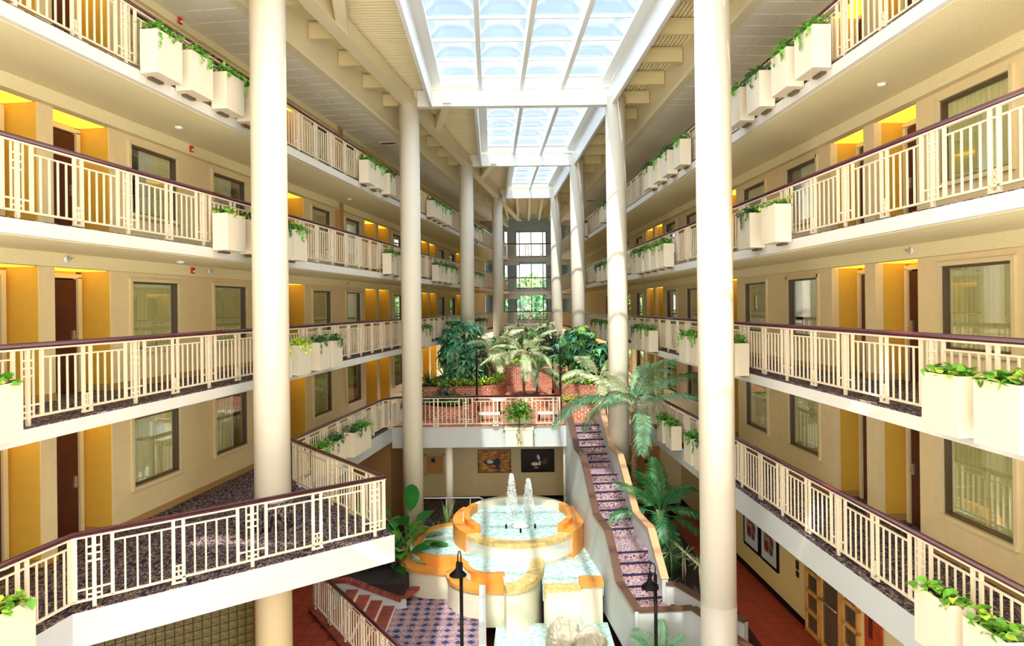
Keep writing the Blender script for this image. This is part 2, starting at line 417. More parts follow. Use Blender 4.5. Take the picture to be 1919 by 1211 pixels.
# ------------------------------------------------------------------ slabs, carpets, soffits, headers
def ring(poly, th):  # not used for holes; plain prism
    return poly
P1 = (-6.02, 9.43); P2 = (-2.18, 12.60); P3 = (-5.14, 16.3)
MEZY = 23.85
for w in (WL, WR):
    for lv in (1, 2, 3, 4):
        z = F[lv]; th = 0.5 if lv == 1 else 0.20
        y1 = YE if lv > 1 else MEZY
        if w is WL and lv == 1:
            poly = [w.p(YS), P1, P2, P3, w.p(MEZY), w.p(MEZY, -3.4), w.p(YS, -3.4)]
        else:
            poly = w.quad(YS, y1, 0, -3.4)
        s = MB().prism(poly, z-th, z-0.012).build('floor_%s' % w.name, M['fascia_smooth'] if lv == 1 else M['fascia'])
        struct(s, 'white %s floor slab of the %s wing' % (LEVEL[lv], w.name), 'floor')
        ins = []
        c = MB().prism(poly, z-0.012, z).build('carpet_floor_%s' % w.name, M['carpet'])
        struct(c, 'dark patterned carpet on the %s, %s wing' % (LEVEL[lv], w.name), 'carpet')
        if lv > 1:
            so = MB().prism(w.quad(YS, y1, -0.10, -1.62), z-th-0.012, z-th).build('ceiling_%s' % w.name, M['soffit'])
        else:
            so = MB().prism(w.quad(YS, y1, -0.10, -3.3), z-th-0.012, z-th).build('ceiling_%s' % w.name, M['soffit'])
        struct(so, 'sandy textured soffit under the %s, %s wing' % (LEVEL[lv], w.name), 'ceiling')
    # closing shell behind the rooms
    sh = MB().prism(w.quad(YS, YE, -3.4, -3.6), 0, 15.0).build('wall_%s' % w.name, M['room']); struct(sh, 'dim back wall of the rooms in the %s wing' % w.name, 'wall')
    rf = MB().prism(w.quad(YS, YE, 0.0, -3.6), 14.62, 14.8).build('ceiling_%s' % w.name, M['steel']); struct(rf, 'roof plate over the %s wing' % w.name, 'roof')

def facade(w, lv):
    z0 = F[lv]; zt = F[lv+1]-0.20 if lv < 4 else CEIL+0.02
    wins, recs = LAY[w.name]
    ops = sorted([(a, b, 'w') for a, b in wins] + [(a, b, 'r') for a, b in recs])
    mb = MB(); bb = MB(); y = YS
    for a, b, t in ops:
        mb.prism(w.quad(y, a, FAC, FAC-0.15), z0, zt)
        if y > 0: bb.prism(w.quad(y, a, FAC+0.015, FAC), z0, z0+0.13)
        if t == 'w':
            mb.prism(w.quad(a, b, FAC, FAC-0.15), z0, z0+0.66); mb.prism(w.quad(a, b, FAC, FAC-0.15), z0+2.08, zt)
            bb.prism(w.quad(a, b, FAC+0.015, FAC), z0, z0+0.13)
        else:
            mb.prism(w.quad(a, b, FAC, FAC-0.15), z0+2.2, zt)
        y = b
    mb.prism(w.quad(y, YE-0.5, FAC, FAC-0.15), z0, zt)
    o = struct(mb.build('wall_%s' % w.name, M['wall']), 'beige room wall along the %s, %s wing' % (LEVEL[lv], w.name), 'wall')
    struct(bb.build('baseboard_%s' % w.name, M['base']), 'tan baseboard along the %s, %s wing' % (LEVEL[lv], w.name), 'baseboard')
    if lv < 4:
        h = MB().prism(w.quad(YS, YE-0.5, FAC+0.14, FAC), z0+2.20, z0+2.44)
    else:
        h = MB().prism(w.quad(YS, YE-0.5, FAC+0.10, FAC), z0+2.22, CEIL)
    struct(h.build('trim_%d' % (lv + (0 if w is WL else 4)), M['soffit']), 'sandy textured header beam above the doors, %s, %s wing' % (LEVEL[lv], w.name), 'beam')
for w in (WL, WR):
    for lv in (1, 2, 3, 4): facade(w, lv)

# --- window asset (local +X to the atrium, local Y along the wall, origin at wall face, floor level)
def win_meshes(W):
    z0, z1 = 0.64, 2.10; h = W/2
    fr = MB()
    for s in (-1, 1): fr.box((0.01, s*(h-0.03), (z0+z1)/2), (0.06, 0.07, z1-z0))
    fr.box((0.01, 0, z1-0.035), (0.06, W, 0.07)); fr.box((0.02, 0, z0+0.035), (0.08, W, 0.07))
    inn = MB()
    for s in (-1, 1): inn.box((-0.06, s*(h-0.085), (z0+z1)/2), (0.10, 0.04, z1-z0-0.14))
    inn.box((-0.06, 0, z1-0.09), (0.10, W-0.14, 0.035)); inn.box((-0.06, 0, z0+0.085), (0.10, W-0.14, 0.035))
    gl = MB().box((-0.07, 0, (z0+z1)/2), (0.012, W-0.19, z1-z0-0.19))
    def curt(a, b, n):
        m = MB(); k = n*6; vs = []
        for i in range(k+1):
            y = a + (b-a)*i/k; x = -0.17 + 0.05*math.sin(i*2*PI/6) + 0.015*math.sin(i*0.9)
            vs += [(x, y, z0+0.02), (x, y, z1-0.05)]
        m.add(vs, [(2*i, 2*i+2, 2*i+3, 2*i+1) for i in range(k)]); return m
    return fr, inn, gl, curt
WM = {}
for W in (1.60, 1.64):
    fr, inn, gl, curt = win_meshes(W); h = W/2-0.06
    WM[W] = dict(frame=fr.mesh('window_frame', M['trim']), inner=inn.mesh('window_sash', M['brownframe']), pane=gl.mesh('window_pane', M['glass']),
                 full=curt(-h, h, 14).mesh('curtain', M['curtain'], True), left=curt(-h, 0.15, 9).mesh('curtain', M['curtain'], True),
                 right=curt(0.1, h, 7).mesh('curtain', M['curtain'], True), white=curt(-0.25, 0.35, 6).mesh('white_curtain', M['curtainw'], True))
wn_i = 0; doors_i = 0
def door_meshes(hand):
    d = MB().box((-0.56, 0, 1.02), (0.045, 0.92, 2.03))
    fr = MB()
    for s in (-1, 1): fr.box((-0.54, s*0.51, 1.04), (0.09, 0.09, 2.08))
    fr.box((-0.54, 0, 2.10), (0.09, 1.11, 0.08))
    hd = MB(); hy = hand*0.38
    hd.box((-0.525, hy, 1.02), (0.03, 0.06, 0.20)); hd.tube([(-0.51, hy, 1.0), (-0.46, hy, 1.0), (-0.46, hy-hand*0.13, 1.0)], 0.012, 6)
    pn = MB().lathe([(0.018, 0), (0.018, 0.02)], 10, (-0.53, 0, 1.5))
    nm = MB().box((-0.532, -hand*0.30, 1.60), (0.012, 0.11, 0.09))
    return d.mesh('door_leaf', M['door']), fr.mesh('door_frame', M['trim']), hd.mesh('door_handle', M['chrome']), nm.mesh('number_plate', M['sign'])
DM = {1: door_meshes(1), -1: door_meshes(-1)}
rec_side = MB(); W_ = 1.30; D_ = 0.60
for s in (-1, 1): rec_side.box((-D_/2-0.02, s*(W_/2+0.025), 1.22), (D_, 0.05, 2.44))
rec_back = MB()
for s in (-1, 1): rec_back.box((-0.62, s*0.61, 1.22), (0.05, 0.16, 2.44))
rec_back.box((-0.62, 0, 2.29), (0.05, 1.30, 0.30))
rec_side = rec_side.mesh('recess_wall', M['recess']); rec_back = rec_back.mesh('recess_back', M['recess'])
rec_base = MB()
for s in (-1, 1): rec_base.box((-0.31, s*(W_/2-0.008), 0.065), (0.58, 0.016, 0.13))
rec_base = rec_base.mesh('recess_baseboard', M['base'])
rec_light = MB().box((-0.33, 0, 2.205), (0.54, 1.24, 0.03)); rl_on = rec_light.mesh('ceiling_light', M['glow']); rl_off = rec_light.mesh('ceiling_light', M['unlit'])
rec_back_off = rec_back; 
for w in (WL, WR):
    wins, recs = LAY[w.name]
    for lv in (1, 2, 3, 4):
        lim = 10.45 if w is WL else 9.5; vis = sorted([a for a, b in wins if b > lim]); rvis = sorted([a for a, b in recs if b > lim])
        for a, b in wins:
            if a < 6: continue
            wn_i += 1; W = 1.60 if w is WL else 1.64
            x, y = w.p((a+b)/2, FAC); r = R.random() if a < 40 else 0
            i = vis.index(a) if a in vis else -1
            t = thing('window_%d' % wn_i, 'curtained corridor window, %s on the %s %s' % (ORD[i] if i >= 0 else 'just out of view beside the camera', w.name, LEVEL[lv]), 'window', (x, y, F[lv]), w.rz, 'corridor room windows', 'structure')
            A = WM[W]
            link('window_frame', A['frame'], t); link('window_sash', A['inner'], t); link('window_pane', A['pane'], t)
            if r < 0.45: link('curtain', A['full'], t)
            elif r < 0.75: link('curtain', A['left'], t); link('curtain', A['white'], t, label='white curtain panel')
            else: link('curtain', A['right'], t); link('curtain', A['white'], t, label='white curtain panel')
        for j, (a, b) in enumerate(recs):
            if a < 6: continue
            doors_i += 1; x, y = w.p((a+b)/2, FAC); i = rvis.index(a) if a in rvis else -1
            lit = not (w is WR and lv == 1)
            t = thing('door_%d' % doors_i, 'mahogany room door in a %s alcove, %s on the %s %s' % ('golden' if lit else 'dim', ORD[i] if i >= 0 else 'out of view', w.name, LEVEL[lv]), 'door', (x, y, F[lv]), w.rz, 'alcove room doors', 'structure')
            hand = 1 if j % 2 else -1; d = DM[hand]
            link('door_leaf', d[0], t); link('door_frame', d[1], t); h = link('door_handle', d[2], t); link('number_plate', d[3], t)
            link('recess_wall', rec_side, t); link('recess_back', rec_back, t); link('recess_baseboard', rec_base, t)
            link('ceiling_light', rl_on if lit else rl_off, t)

# ------------------------------------------------------------------ railings
RM = 2.04
def rb(u, z0, z1, w, d=0.02):   # vertical bar, local X = along
    return MB().box((0, 0, (z0+z1)/2), (w, d, z1-z0))
RMESH = {}
RMESH['baluster'] = rb(0, 0.11, 0.87, 0.022).mesh('baluster', M['rail'])
RMESH['post'] = rb(0, 0.11, 0.985, 0.045, 0.035).mesh('post', M['rail'])
RMESH['center'] = rb(0, 0.0, 0.985, 0.05, 0.04).mesh('post', M['rail'])
RMESH['dpost'] = rb(0, 0.03, 0.985, 0.045, 0.035).mesh('post', M['rail'])
lat = MB()
for s in (-1, 1): lat.box((s*0.09, 0, 0.545), (0.022, 0.02, 0.87))
for z in (0.84, 0.74, 0.64, 0.18): lat.box((0, 0, z), (0.18, 0.018, 0.024))
lat.box((0, 0, 0.26), (0.45, 0.018, 0.024))
RMESH['lattice'] = lat.mesh('ladder_lattice', M['rail'])
gr = MB()
for z in (0.13, 0.21, 0.29): gr.box((0, 0, z), (0.14, 0.018, 0.022))
gr.box((0, 0, 0.21), (0.02, 0.018, 0.16)); gr.box((0, 0, 0.04), (0.20, 0.03, 0.03))
RMESH['grid'] = gr.mesh('square_lattice', M['rail'])
def railing(name, label, path, z, ynear=0.0, phase=0.0, rm=2.04, group='atrium railings', hm=None, slope=None):
    t = thing(name, label, 'railing', (path[0][0], path[0][1], z), 0.0, group)
    ox, oy = path[0]
    hm = hm or M['handrail']
    pts = [(x-ox, y-oy) for x, y in path]
    zz = slope or [0.0]*len(pts)
    MB().tube([(x, y, 1.035+zz[i]) for i, (x, y) in enumerate(pts)], 0.036, 10).build('handrail', hm, t, True, label='polished maroon handrail' if hm is M['handrail'] else 'dark handrail')
    tr, br, sr, far = MB(), MB(), MB(), MB()
    for i in range(len(pts)-1):
        (xa, ya), (xb, yb) = pts[i], pts[i+1]; L = math.hypot(xb-xa, yb-ya); ux, uy = (xb-xa)/L, (yb-ya)/L
        dz = (zz[i+1]-zz[i])
        tr.bar((xa, ya, 0.985+zz[i]), (xb, yb, 0.985+zz[i+1]), 0.05, 0.025); br.bar((xa, ya, 0.11+zz[i]), (xb, yb, 0.11+zz[i+1]), 0.035, 0.03)
        ang = math.atan2(uy, ux)
        u0 = -(phase[i] if isinstance(phase, list) else (phase if i == 0 else 0.0))
        RM = rm[i] if isinstance(rm, list) else rm; bs = (RM-0.59)/10
        el = []
        m = 0
        while u0 + m*RM < L:
            b = u0 + m*RM; m += 1
            el += [(b, 'post'), (b+0.225, 'center'), (b+0.225, 'lattice'), (b+0.45, 'post')]
            el += [(b+0.45+bs*q, 'baluster') for q in (1, 2, 3, 4)]
            el += [(b+0.45+5*bs, 'dpost'), (b+0.59+5*bs, 'dpost'), (b+0.52+5*bs, 'grid')]
            el += [(b+0.59+5*bs+bs*q, 'baluster') for q in (1, 2, 3, 4)]
            s0, s1 = max(0, b+0.45), min(L, b+RM)
            if s1 > s0: sr.bar((xa+ux*s0, ya+uy*s0, 0.87+zz[i]+dz*s0/L), (xa+ux*s1, ya+uy*s1, 0.87+zz[i]+dz*s1/L), 0.03, 0.022)
        el += [(0.03, 'post'), (L-0.03, 'post')]
        for u, k in el:
            if u < 0.02 or u > L-0.02: continue
            px, py = xa+ux*u, ya+uy*u; pz = zz[i]+dz*u/L
            if py+oy < ynear:
                link({'center': 'post', 'dpost': 'post', 'grid': 'square_lattice', 'lattice': 'ladder_lattice'}.get(k, k), RMESH[k], t, (px, py, pz), ang)
            else:
                me = RMESH[k]; ca, sa = math.cos(ang), math.sin(ang)
                far.add([(px+v.co.x*ca-v.co.y*sa, py+v.co.x*sa+v.co.y*ca, v.co.z+pz) for v in me.vertices], [tuple(p.vertices) for p in me.polygons])
    tr.build('top_rail', M['rail'], t); br.build('bottom_rail', M['rail'], t)
    if sr.v: sr.build('mid_rail', M['rail'], t)
    if far.v: far.build('balusters', M['rail'], t, kind='stuff')
    return t
INS = -0.12
for lv in (2, 3, 4):
    railing('balcony_railing', 'cream balcony railing with maroon handrail along the left %s' % LEVEL[lv], [WL.p(6.0, INS), WL.p(YE, INS)], F[lv], 14.6, {2: 1.445, 3: 1.575, 4: 1.585}[lv], 2.07)
    railing('balcony_railing', 'cream balcony railing with maroon handrail along the right %s' % LEVEL[lv], [WR.p(5.4, INS), WR.p(YE, INS)], F[lv], 13.5, {2: 1.055, 3: 1.115, 4: 1.135}[lv], 2.14)
# lowest walkway, left: projects round the column, then back to the garden edge
q = 0.12
railing('balcony_railing', 'cream railing jutting out round the left column on the lowest walkway',
        [WL.p(6.0, INS), (P1[0]-0.05, P1[1]+0.06), (P2[0]-0.17, P2[1]+0.0), (P3[0]-0.05, P3[1]-0.02), WL.p(23.2, INS), (-3.95, 23.72), (1.62, 23.72)], F[1], 16.4, [0.6, 2.14, 1.55, 0.4, 0.6, 1.975], [2.07, 2.185, 1.85, 2.07, 1.4, 2.04])
railing('balcony_railing', 'cream railing on the right lowest walkway, from the near boxes to the garden', [WR.p(5.4, INS), WR.p(23.7, INS), (3.2, 23.72)], F[1], 13.5, [0.745, 0.5], 2.13)

# ------------------------------------------------------------------ planter boxes
def leaf(mb, p, dr, L, wd, droop=0.2, fold=0.15):
    """simple folded pointed leaf: 4 faces"""
    d = Vector(dr).normalized(); s = d.cross(Vector((0, 0, 1)))
    if s.length < 0.05: s = Vector((1, 0, 0))
    s.normalize(); u = s.cross(d); p = Vector(p)
    a = p; m = p+d*L*0.45+u*L*0.05; t = p+d*L-u*L*droop
    l1 = m+s*wd/2+u*wd*fold; r1 = m-s*wd/2+u*wd*fold
    mb.add([tuple(a), tuple(l1), tuple(m), tuple(r1), tuple(t)], [(0, 2, 1), (0, 3, 2), (1, 2, 4), (2, 3, 4)])
def heart_leaf(L, wd):
    m = MB()
    out = [(0, 0), (0.12, 0.34), (0.30, 0.5), (0.55, 0.42), (0.8, 0.2), (1.0, 0)]
    vs = [(0.0, 0, 0), (0.55*L, 0, -0.02*L), (L, 0, -0.15*L)]
    for s in (1, -1):
        for x, y in out[1:-1]: vs.append((x*L-0.05*L, s*y*wd, 0.10*wd-0.18*L*x*x))
    f = []
    for b in (3, 7):
        q_ = [(0, b, 1), (b, b+1, 1), (b+1, b+2, 1), (b+2, b+3, 1), (b+3, 2, 1)]
        f += q_ if b == 7 else [t[::-1] for t in q_]
    m.add(vs, f); return m
HL = [heart_leaf(0.125, 0.11).mesh('vine_leaf', mm, True) for mm in (M['vine'], M['vinedark'], M['lime'])]
BL, BD, BH = 0.65, 0.30, 0.69
bx = MB(); th = 0.02
bx.box((-BD/2+th/2+0.0, 0, BH/2), (th, BL, BH)); bx.box((BD/2-th/2, 0, BH/2), (th, BL, BH))
for s in (-1, 1): bx.box((0, s*(BL/2-th/2), BH/2), (BD-2*th, th, BH))
bx.box((0, 0, th/2), (BD-2*th, BL-2*th, th))
BOXM = bx.mesh('box_shell', M['planter']); SOILM = MB().box((0, 0, BH-0.06), (BD-0.05, BL-0.05, 0.04)).mesh('soil', M['soil'])
BRK = MB()
BRK.box((-0.11, 0, -0.02), (0.08, 0.3, 0.04))
BRK = BRK.mesh('bracket', M['brownframe'])
FOL = []
for v in range(6):
    m = MB(); rr = random.Random(v)
    for i in range(150):
        px, py = rr.uniform(-BD*0.5, BD*0.62), rr.uniform(-BL/2, BL/2); h = BH + rr.uniform(-0.02, 0.13)*(1 if px < BD/2 else 0.4)
        leaf(m, (px, py, h), (rr.gauss(0.2, 0.6), rr.gauss(0, 0.6), rr.uniform(-0.3, 0.7)), rr.uniform(0.08, 0.13), rr.uniform(0.05, 0.08))
    for q_ in range(3):
        y = rr.uniform(-BL/2, BL/2); n = rr.randint(2, 6)
        for i in range(n):
            leaf(m, (BD/2+0.02, y+rr.uniform(-0.03, 0.03), BH-0.05*i), (0.3, rr.gauss(0, 0.5), -0.8), 0.09, 0.06)
    FOL.append([m.mesh('foliage', mm) for mm in (M['vine'], M['vinedark'], M['lime'])])
PB = {  # near end of each box along Y
 ('left', 4): [10.95, 11.86, 12.95, 13.85, 20.8, 21.7, 22.9, 28.8, 29.7, 30.6, 31.6, 37.8, 38.8, 39.9],
 ('left', 3): [12.94, 13.9, 14.95, 15.78, 22.95, 24.0, 29.6, 30.6, 31.7, 32.8, 37.9, 39.0, 40.1],
 ('left', 2): [7.7, 14.9, 15.9, 17.06, 17.93, 26.7, 27.6, 32.0, 33.0, 37.8, 38.9, 40.0, 41.2],
 ('left', 1): [7.85, 17.2, 18.1, 19.35, 20.15],
 ('right', 4): [11.05, 12.0, 13.2, 14.2, 18.6, 19.9, 21.0, 22.2, 30.0, 31.2, 37.5],
 ('right', 3): [12.55, 13.75, 20.4, 21.35, 22.3, 23.3, 24.3, 30.2, 31.4, 32.6, 38.5, 39.6],
 ('right', 2): [6.84, 7.73, 14.65, 17.3, 18.25, 22.4, 23.4, 24.5, 30.2, 31.4, 32.8, 34.2, 39, 40.5],
 ('right', 1): [7.05, 7.92, 17.0, 17.9, 19.8, 20.8]}
pbi = 0
for (sd, lv), ys in PB.items():
    w = WL if sd == 'left' else WR
    for i, y0 in enumerate(ys):
        yc = y0+BL/2; off = 0.17
        x, y = w.p(yc, off); x2, y2 = w.p(yc, off)
        lit = {0: 'green', 1: 'dark green', 2: 'lime green'}
        near = y0 < 8.7 or (y0 < 13.6 and lv == 3) ; mi = (2 if (lv == 2 and sd == 'left' and 14 < y0 < 17) else (1 if R.random() < 0.3 else 0))
        if y0 < 9: mi = 0
        t = thing('planter_box', 'cream box planter with %s vine, %s on the %s %s railing' % (lit[mi], ORD[i], sd, LEVEL[lv]), 'planter', (x, y, F[lv]-0.06 + (0.0 if lv != 1 else 0.0)), w.rz, 'railing planter boxes')
        link('box_shell', BOXM, t); link('soil', SOILM, t); link('bracket', BRK, t)
        if near:
            for q_ in range(70):
                px, py = R.uniform(-BD*0.45, BD*0.55), R.uniform(-BL*0.48, BL*0.48)
                o = link('leaf', HL[0 if R.random() < 0.75 else 2], t, (px, py, BH+R.uniform(-0.03, 0.10)*(1 if px < BD*0.4 else 0.3)))
                o.rotation_euler = (R.gauss(0, 0.35), R.gauss(0.1, 0.45), R.uniform(-PI, PI)); sc = R.uniform(0.7, 1.15); o.scale = (sc, sc, sc)
        else:
            link('foliage', FOL[pbi % 6][mi], t, kind='stuff')
        pbi += 1
# the box on the garden edge, over the fountain
t = thing('planter_box', 'cream box planter with bushy green plant at the middle of the garden edge', 'planter', (0.19, MEZY-0.30, F[1]-0.62), -PI/2, 'railing planter boxes')
MB().box((0, 0, 0.28), (0.42, 0.92, 0.56)).build('box_shell', M['planter'], t); MB().box((0, 0, 0.60), (0.46, 0.98, 0.08)).build('box_lip', M['planter'], t)
m = MB(); rr = random.Random(55)
for i in range(560):
    a, e_ = rr.uniform(0, 2*PI), rr.uniform(-0.4, 1.4); r_ = rr.uniform(0.15, 0.50)
    leaf(m, (r_*math.cos(a)*math.cos(e_)*0.8, r_*math.sin(a)*math.cos(e_), 0.98+r_*math.sin(e_)*1.15), (math.cos(a)*0.6, math.sin(a), rr.uniform(-0.5, 0.6)), 0.15, 0.09)
for i in range(14): leaf(m, (0.24, rr.uniform(-0.1, 0.05), 0.66-0.04*i), (0.4, rr.gauss(0, 0.8), -0.5), 0.08, 0.06)
m.build('foliage', M['vine'], t, kind='stuff')
MB().tube([(0, 0, 0.6), (0, 0.02, 1.0)], 0.02, 6).build('stem', M['trunk'], t)

# ------------------------------------------------------------------ garden level (deck over the ground floor) and ground floors
gp = [WL.p(MEZY), WR.p(MEZY), WR.p(YE), WL.p(YE)]
STX0, STX1 = 1.85, 3.12
struct(MB().prism([WL.p(MEZY+0.1), WR.p(MEZY+0.1), WR.p(YE), WL.p(YE)], F[1]-0.45, F[1]-0.02).build('floor_garden', M['mortar']), 'slab of the indoor garden level', 'floor')
for a, b in (((WL.p(MEZY)[0], MEZY), (STX0, MEZY)), ((STX1, MEZY), (WR.p(MEZY)[0], MEZY))):
    struct(MB().prism([a, b, (b[0], b[1]+0.25), (a[0], a[1]+0.25)], F[1]-0.73, F[1]-0.02).build('trim_9', M['fascia_smooth']), 'deep white edge beam of the garden level, %s the stairs' % ('left of' if a[0] < 0 else 'right of'), 'beam')
# brick paving of the garden: cap course as bricks at the edge, paving material beyond
pav = thing('floor_paving', 'red brick paving of the indoor garden', 'paving', (0, 0, F[1]-0.02), kind='structure')
MB().prism([WL.p(MEZY+0.25, 0.02), (STX0, MEZY+0.25), (STX0, MEZY+0.05), (STX1, MEZY+0.05), (STX1, MEZY+0.25), WR.p(MEZY+0.25, 0.02), WR.p(YE), WL.p(YE)], 0, 0.02).build('paving_field', M['pave'], pav)
BRM = {}
def brick_mesh(L, W, H, mm):
    k = (L, W, H, mm.name)
    if k not in BRM: BRM[k] = MB().box((0, 0, 0), (L, W, H)).mesh('brick', mm)
    return BRM[k]
x = WL.p(MEZY)[0]+0.05; n = 0
while x < WR.p(MEZY)[0]-0.1 and n < 130:
    if not (STX0-0.05 < x < STX1+0.05):
        link('brick', brick_mesh(0.065, 0.2, 0.05, M['brick']), pav, (x, MEZY+0.12, 0.0))
    x += 0.076; n += 1

# ground floor
struct(MB().box((0, 18, -1.4), (26, 34, 0.2)).build('floor_base', M['grout']), 'dark base slab under the ground floor', 'floor')
def tiles(name, label, poly_fn, x0, x1, y0, y1, z, mm, s=0.305, bed=None):
    t = thing(name, label, 'floor', (0, 0, 0), kind='structure')
    me = MB().box((0, 0, -0.01), (s-0.012, s-0.012, 0.02)).mesh('tile', mm); n = 0; far = MB()
    ys = y0
    while ys < y1:
        xs = x0
        while xs < x1:
            if poly_fn(xs+s/2, ys+s/2):
                if n < 290: link('tile', me, t, (xs+s/2, ys+s/2, z)); n += 1
                else: far.box((xs+s/2, ys+s/2, z-0.01), (s-0.012, s-0.012, 0.02))
            xs += s
        ys += s
    MB().prism(bed or [(x0, y0), (x1, y0), (x1, y1), (x0, y1)], z-0.45, z-0.015).build('tile_bed', M['grout'], t)
    if far.v: far.build('tiles', mm, t, kind='stuff')
tiles('floor_left', 'red quarry tile floor under the left walkways', lambda x, y: x > -8.5 and (x < -5.0 or y < 17.2-(x+5)*1.477-0.12), -11.6, -1.75, 12.3, 27.0, 0.0, M['redtile'], bed=[(-11.6, 12.3), (-1.75, 12.3), (-1.75, 12.4), (-4.9, 17.05), (-4.9, 27), (-11.6, 27)])
struct(MB().box((-8.3, 7.2, -0.2), (6.8, 8.6, 0.4)).build('floor_left', M['redtile']), 'red floor near the left ground level corridor', 'floor')
tiles('floor_right', 'red quarry tile floor under the right walkways', lambda x, y: x < 7.0, 5.4, 9.4, 12.0, 26.0, 0.0, M['redtile'])
struct(MB().box((7.4, 8.0, -0.2), (4.0, 8.0, 0.4)).build('floor_right', M['redtile']), 'red floor near the right ground level corridor', 'floor')
struct(MB().prism([(-4.9, 23.9), (5.4, 23.9), (7.0, 27.2), (-7.0, 27.2)], -0.4, 0).build('floor_back', M['carpet']), 'dark carpet behind the fountain under the garden', 'floor')
struct(MB().prism([(-4.9, 18.78), (-3.0, 18.78), (-2.9, 23.9), (-4.9, 23.9)], -1.2, 0.02).build('bed_left', M['mulch']), 'dark mulch bed left of the fountain', 'planting bed')
struct(MB().prism([(3.9, 16.9), (5.4, 16.4), (5.4, 23.9), (3.2, 23.9)], -1.2, 0.02).build('bed_right', M['mulch']), 'dark mulch bed right of the stairs', 'planting bed')
struct(MB().prism([(-2.9, 22.2), (1.9, 22.2), (3.2, 23.9), (-2.9, 23.9)], -1.2, 0.05).build('bed_back', M['mulch']), 'dark mulch strip behind the fountain', 'planting bed')
struct(MB().prism([(-4.9, 8.0), (-0.85, 8.0), (-0.85, 22.0), (-3.2, 22.0), (-3.2, 18.7), (-4.9, 18.7)], -0.62, -0.6).build('floor_plaza', M['medal']), 'medallion patterned carpet plaza beside the fountain', 'carpet')
struct(MB().prism([(2.55, 8.0), (5.4, 8.0), (5.4, 15.2), (2.55, 15.4)], -0.7, -0.5).build('bed_front', M['mulch']), 'planting bed in front of the stair foot', 'planting bed')

# ground-floor walls
struct(MB().box((0.0, 27.1, 1.4), (14.0, 0.2, 2.9)).build('wall_back', M['wall']), 'beige wall with duck pictures under the garden', 'wall')
struct(MB().box((0.0, 26.98, 0.06), (13.6, 0.03, 0.12)).build('baseboard_back', M['black']), 'black baseboard under the duck pictures', 'baseboard')
o = MB().prism(WR.quad(YS, 27, FAC, FAC-0.15), 0, F[1]-0.5).build('wall_right', mat('yellow_wall', (218, 192, 128), 0.7)); struct(o, 'yellow corridor wall with framed prints, ground floor right', 'wall')
struct(MB().prism(WR.quad(15.95, 27, FAC+0.03, FAC), 0, 0.14).build('baseboard_right', M['black']), 'black baseboard on the ground floor right wall', 'baseboard')
o = MB().prism(WL.quad(16.9, 27, FAC-1.2, FAC-1.35), 0, F[1]-0.5).build('wall_left', M['wall']); struct(o, 'shaded wall on the ground floor left', 'wall')
struct(MB().prism([WL.p(24.3, -0.2), WL.p(26.9, 0.0), WL.p(26.9, -1.6), WL.p(24.3, -1.6)], 0, 2.6).build('wall_niche', mat('shaded_tan_wall', (150, 112, 66), 0.7)), 'tan wall block behind the left column at ground level', 'wall')  # wall colour darkened: the shade under the garden is put into it
t = thing('door_200', 'dark double door behind the left column on the ground floor', 'door', (-4.35, 26.9, 0), 0, kind='structure')
MB().box((0, 0, 1.05), (0.95, 0.06, 2.1)).build('door_leaf', M['door'], t)
fr = MB(); fr.box((-0.53, -0.02, 1.07), (0.09, 0.1, 2.14)); fr.box((0.53, -0.02, 1.07), (0.09, 0.1, 2.14)); fr.box((0, -0.02, 2.16), (1.15, 0.1, 0.09)); fr.build('door_frame', M['trim'], t)
# recessed panel door with small dark sign, left of the fountain
t = thing('wall_panel', 'tan framed wall panel with small dark sign behind left column', 'panel', (-3.08, 26.97, 1.38), 0)
fr = MB()
for s in (-1, 1): fr.box((s*0.36, 0, 0), (0.06, 0.05, 0.82)); fr.box((0, 0, s*0.38), (0.78, 0.05, 0.06))
fr.build('frame', M['trim'], t); MB().box((0, 0.01, 0), (0.66, 0.03, 0.72)).build('panel_board', M['tandoor'], t); MB().box((-0.05, -0.02, 0.16), (0.15, 0.02, 0.15)).build('sign_plate', M['sign'], t)
# restroom door at the right
t = thing('door_201', 'tan door with small dark sign behind the big palm', 'door', (4.98, 26.2, 0), 0, kind='structure')
MB().box((0, 0, 1.03), (0.86, 0.05, 2.05)).build('door_leaf', M['tandoor'], t)
fr = MB()
for s in (-1, 1): fr.box((s*0.48, -0.01, 1.06), (0.09, 0.09, 2.12))
fr.box((0, -0.01, 2.11), (1.04, 0.09, 0.09)); fr.build('door_frame', M['tandoor'], t)
MB().box((0.02, -0.035, 1.58), (0.15, 0.02, 0.15)).build('sign_plate', M['sign'], t)
MB().tube([(-0.36, -0.03, 1.0), (-0.36, -0.08, 1.0), (-0.25, -0.08, 1.0)], 0.014, 6).build('door_handle', M['chrome'], t)
struct(MB().box((5.3, 26.35, 1.4), (3.6, 0.2, 2.9)).build('wall_back', M['wall']), 'ochre wall around the tan door behind the big palm', 'wall')
for xx, lb in ((-2.25, 'slim white post left of the duck pictures'), (1.85, 'slim white post right of the duck pictures, beside the stairs')):
    t = thing('support_post', lb, 'post', (xx, 24.2, 0), 0)
    MB().lathe([(0.135, 0.0), (0.135, 2.7)], 20).build('shaft', M['column'], t, True); MB().lathe([(0.16, 0), (0.16, 0.12)], 20).build('foot_ring', M['column'], t, True)
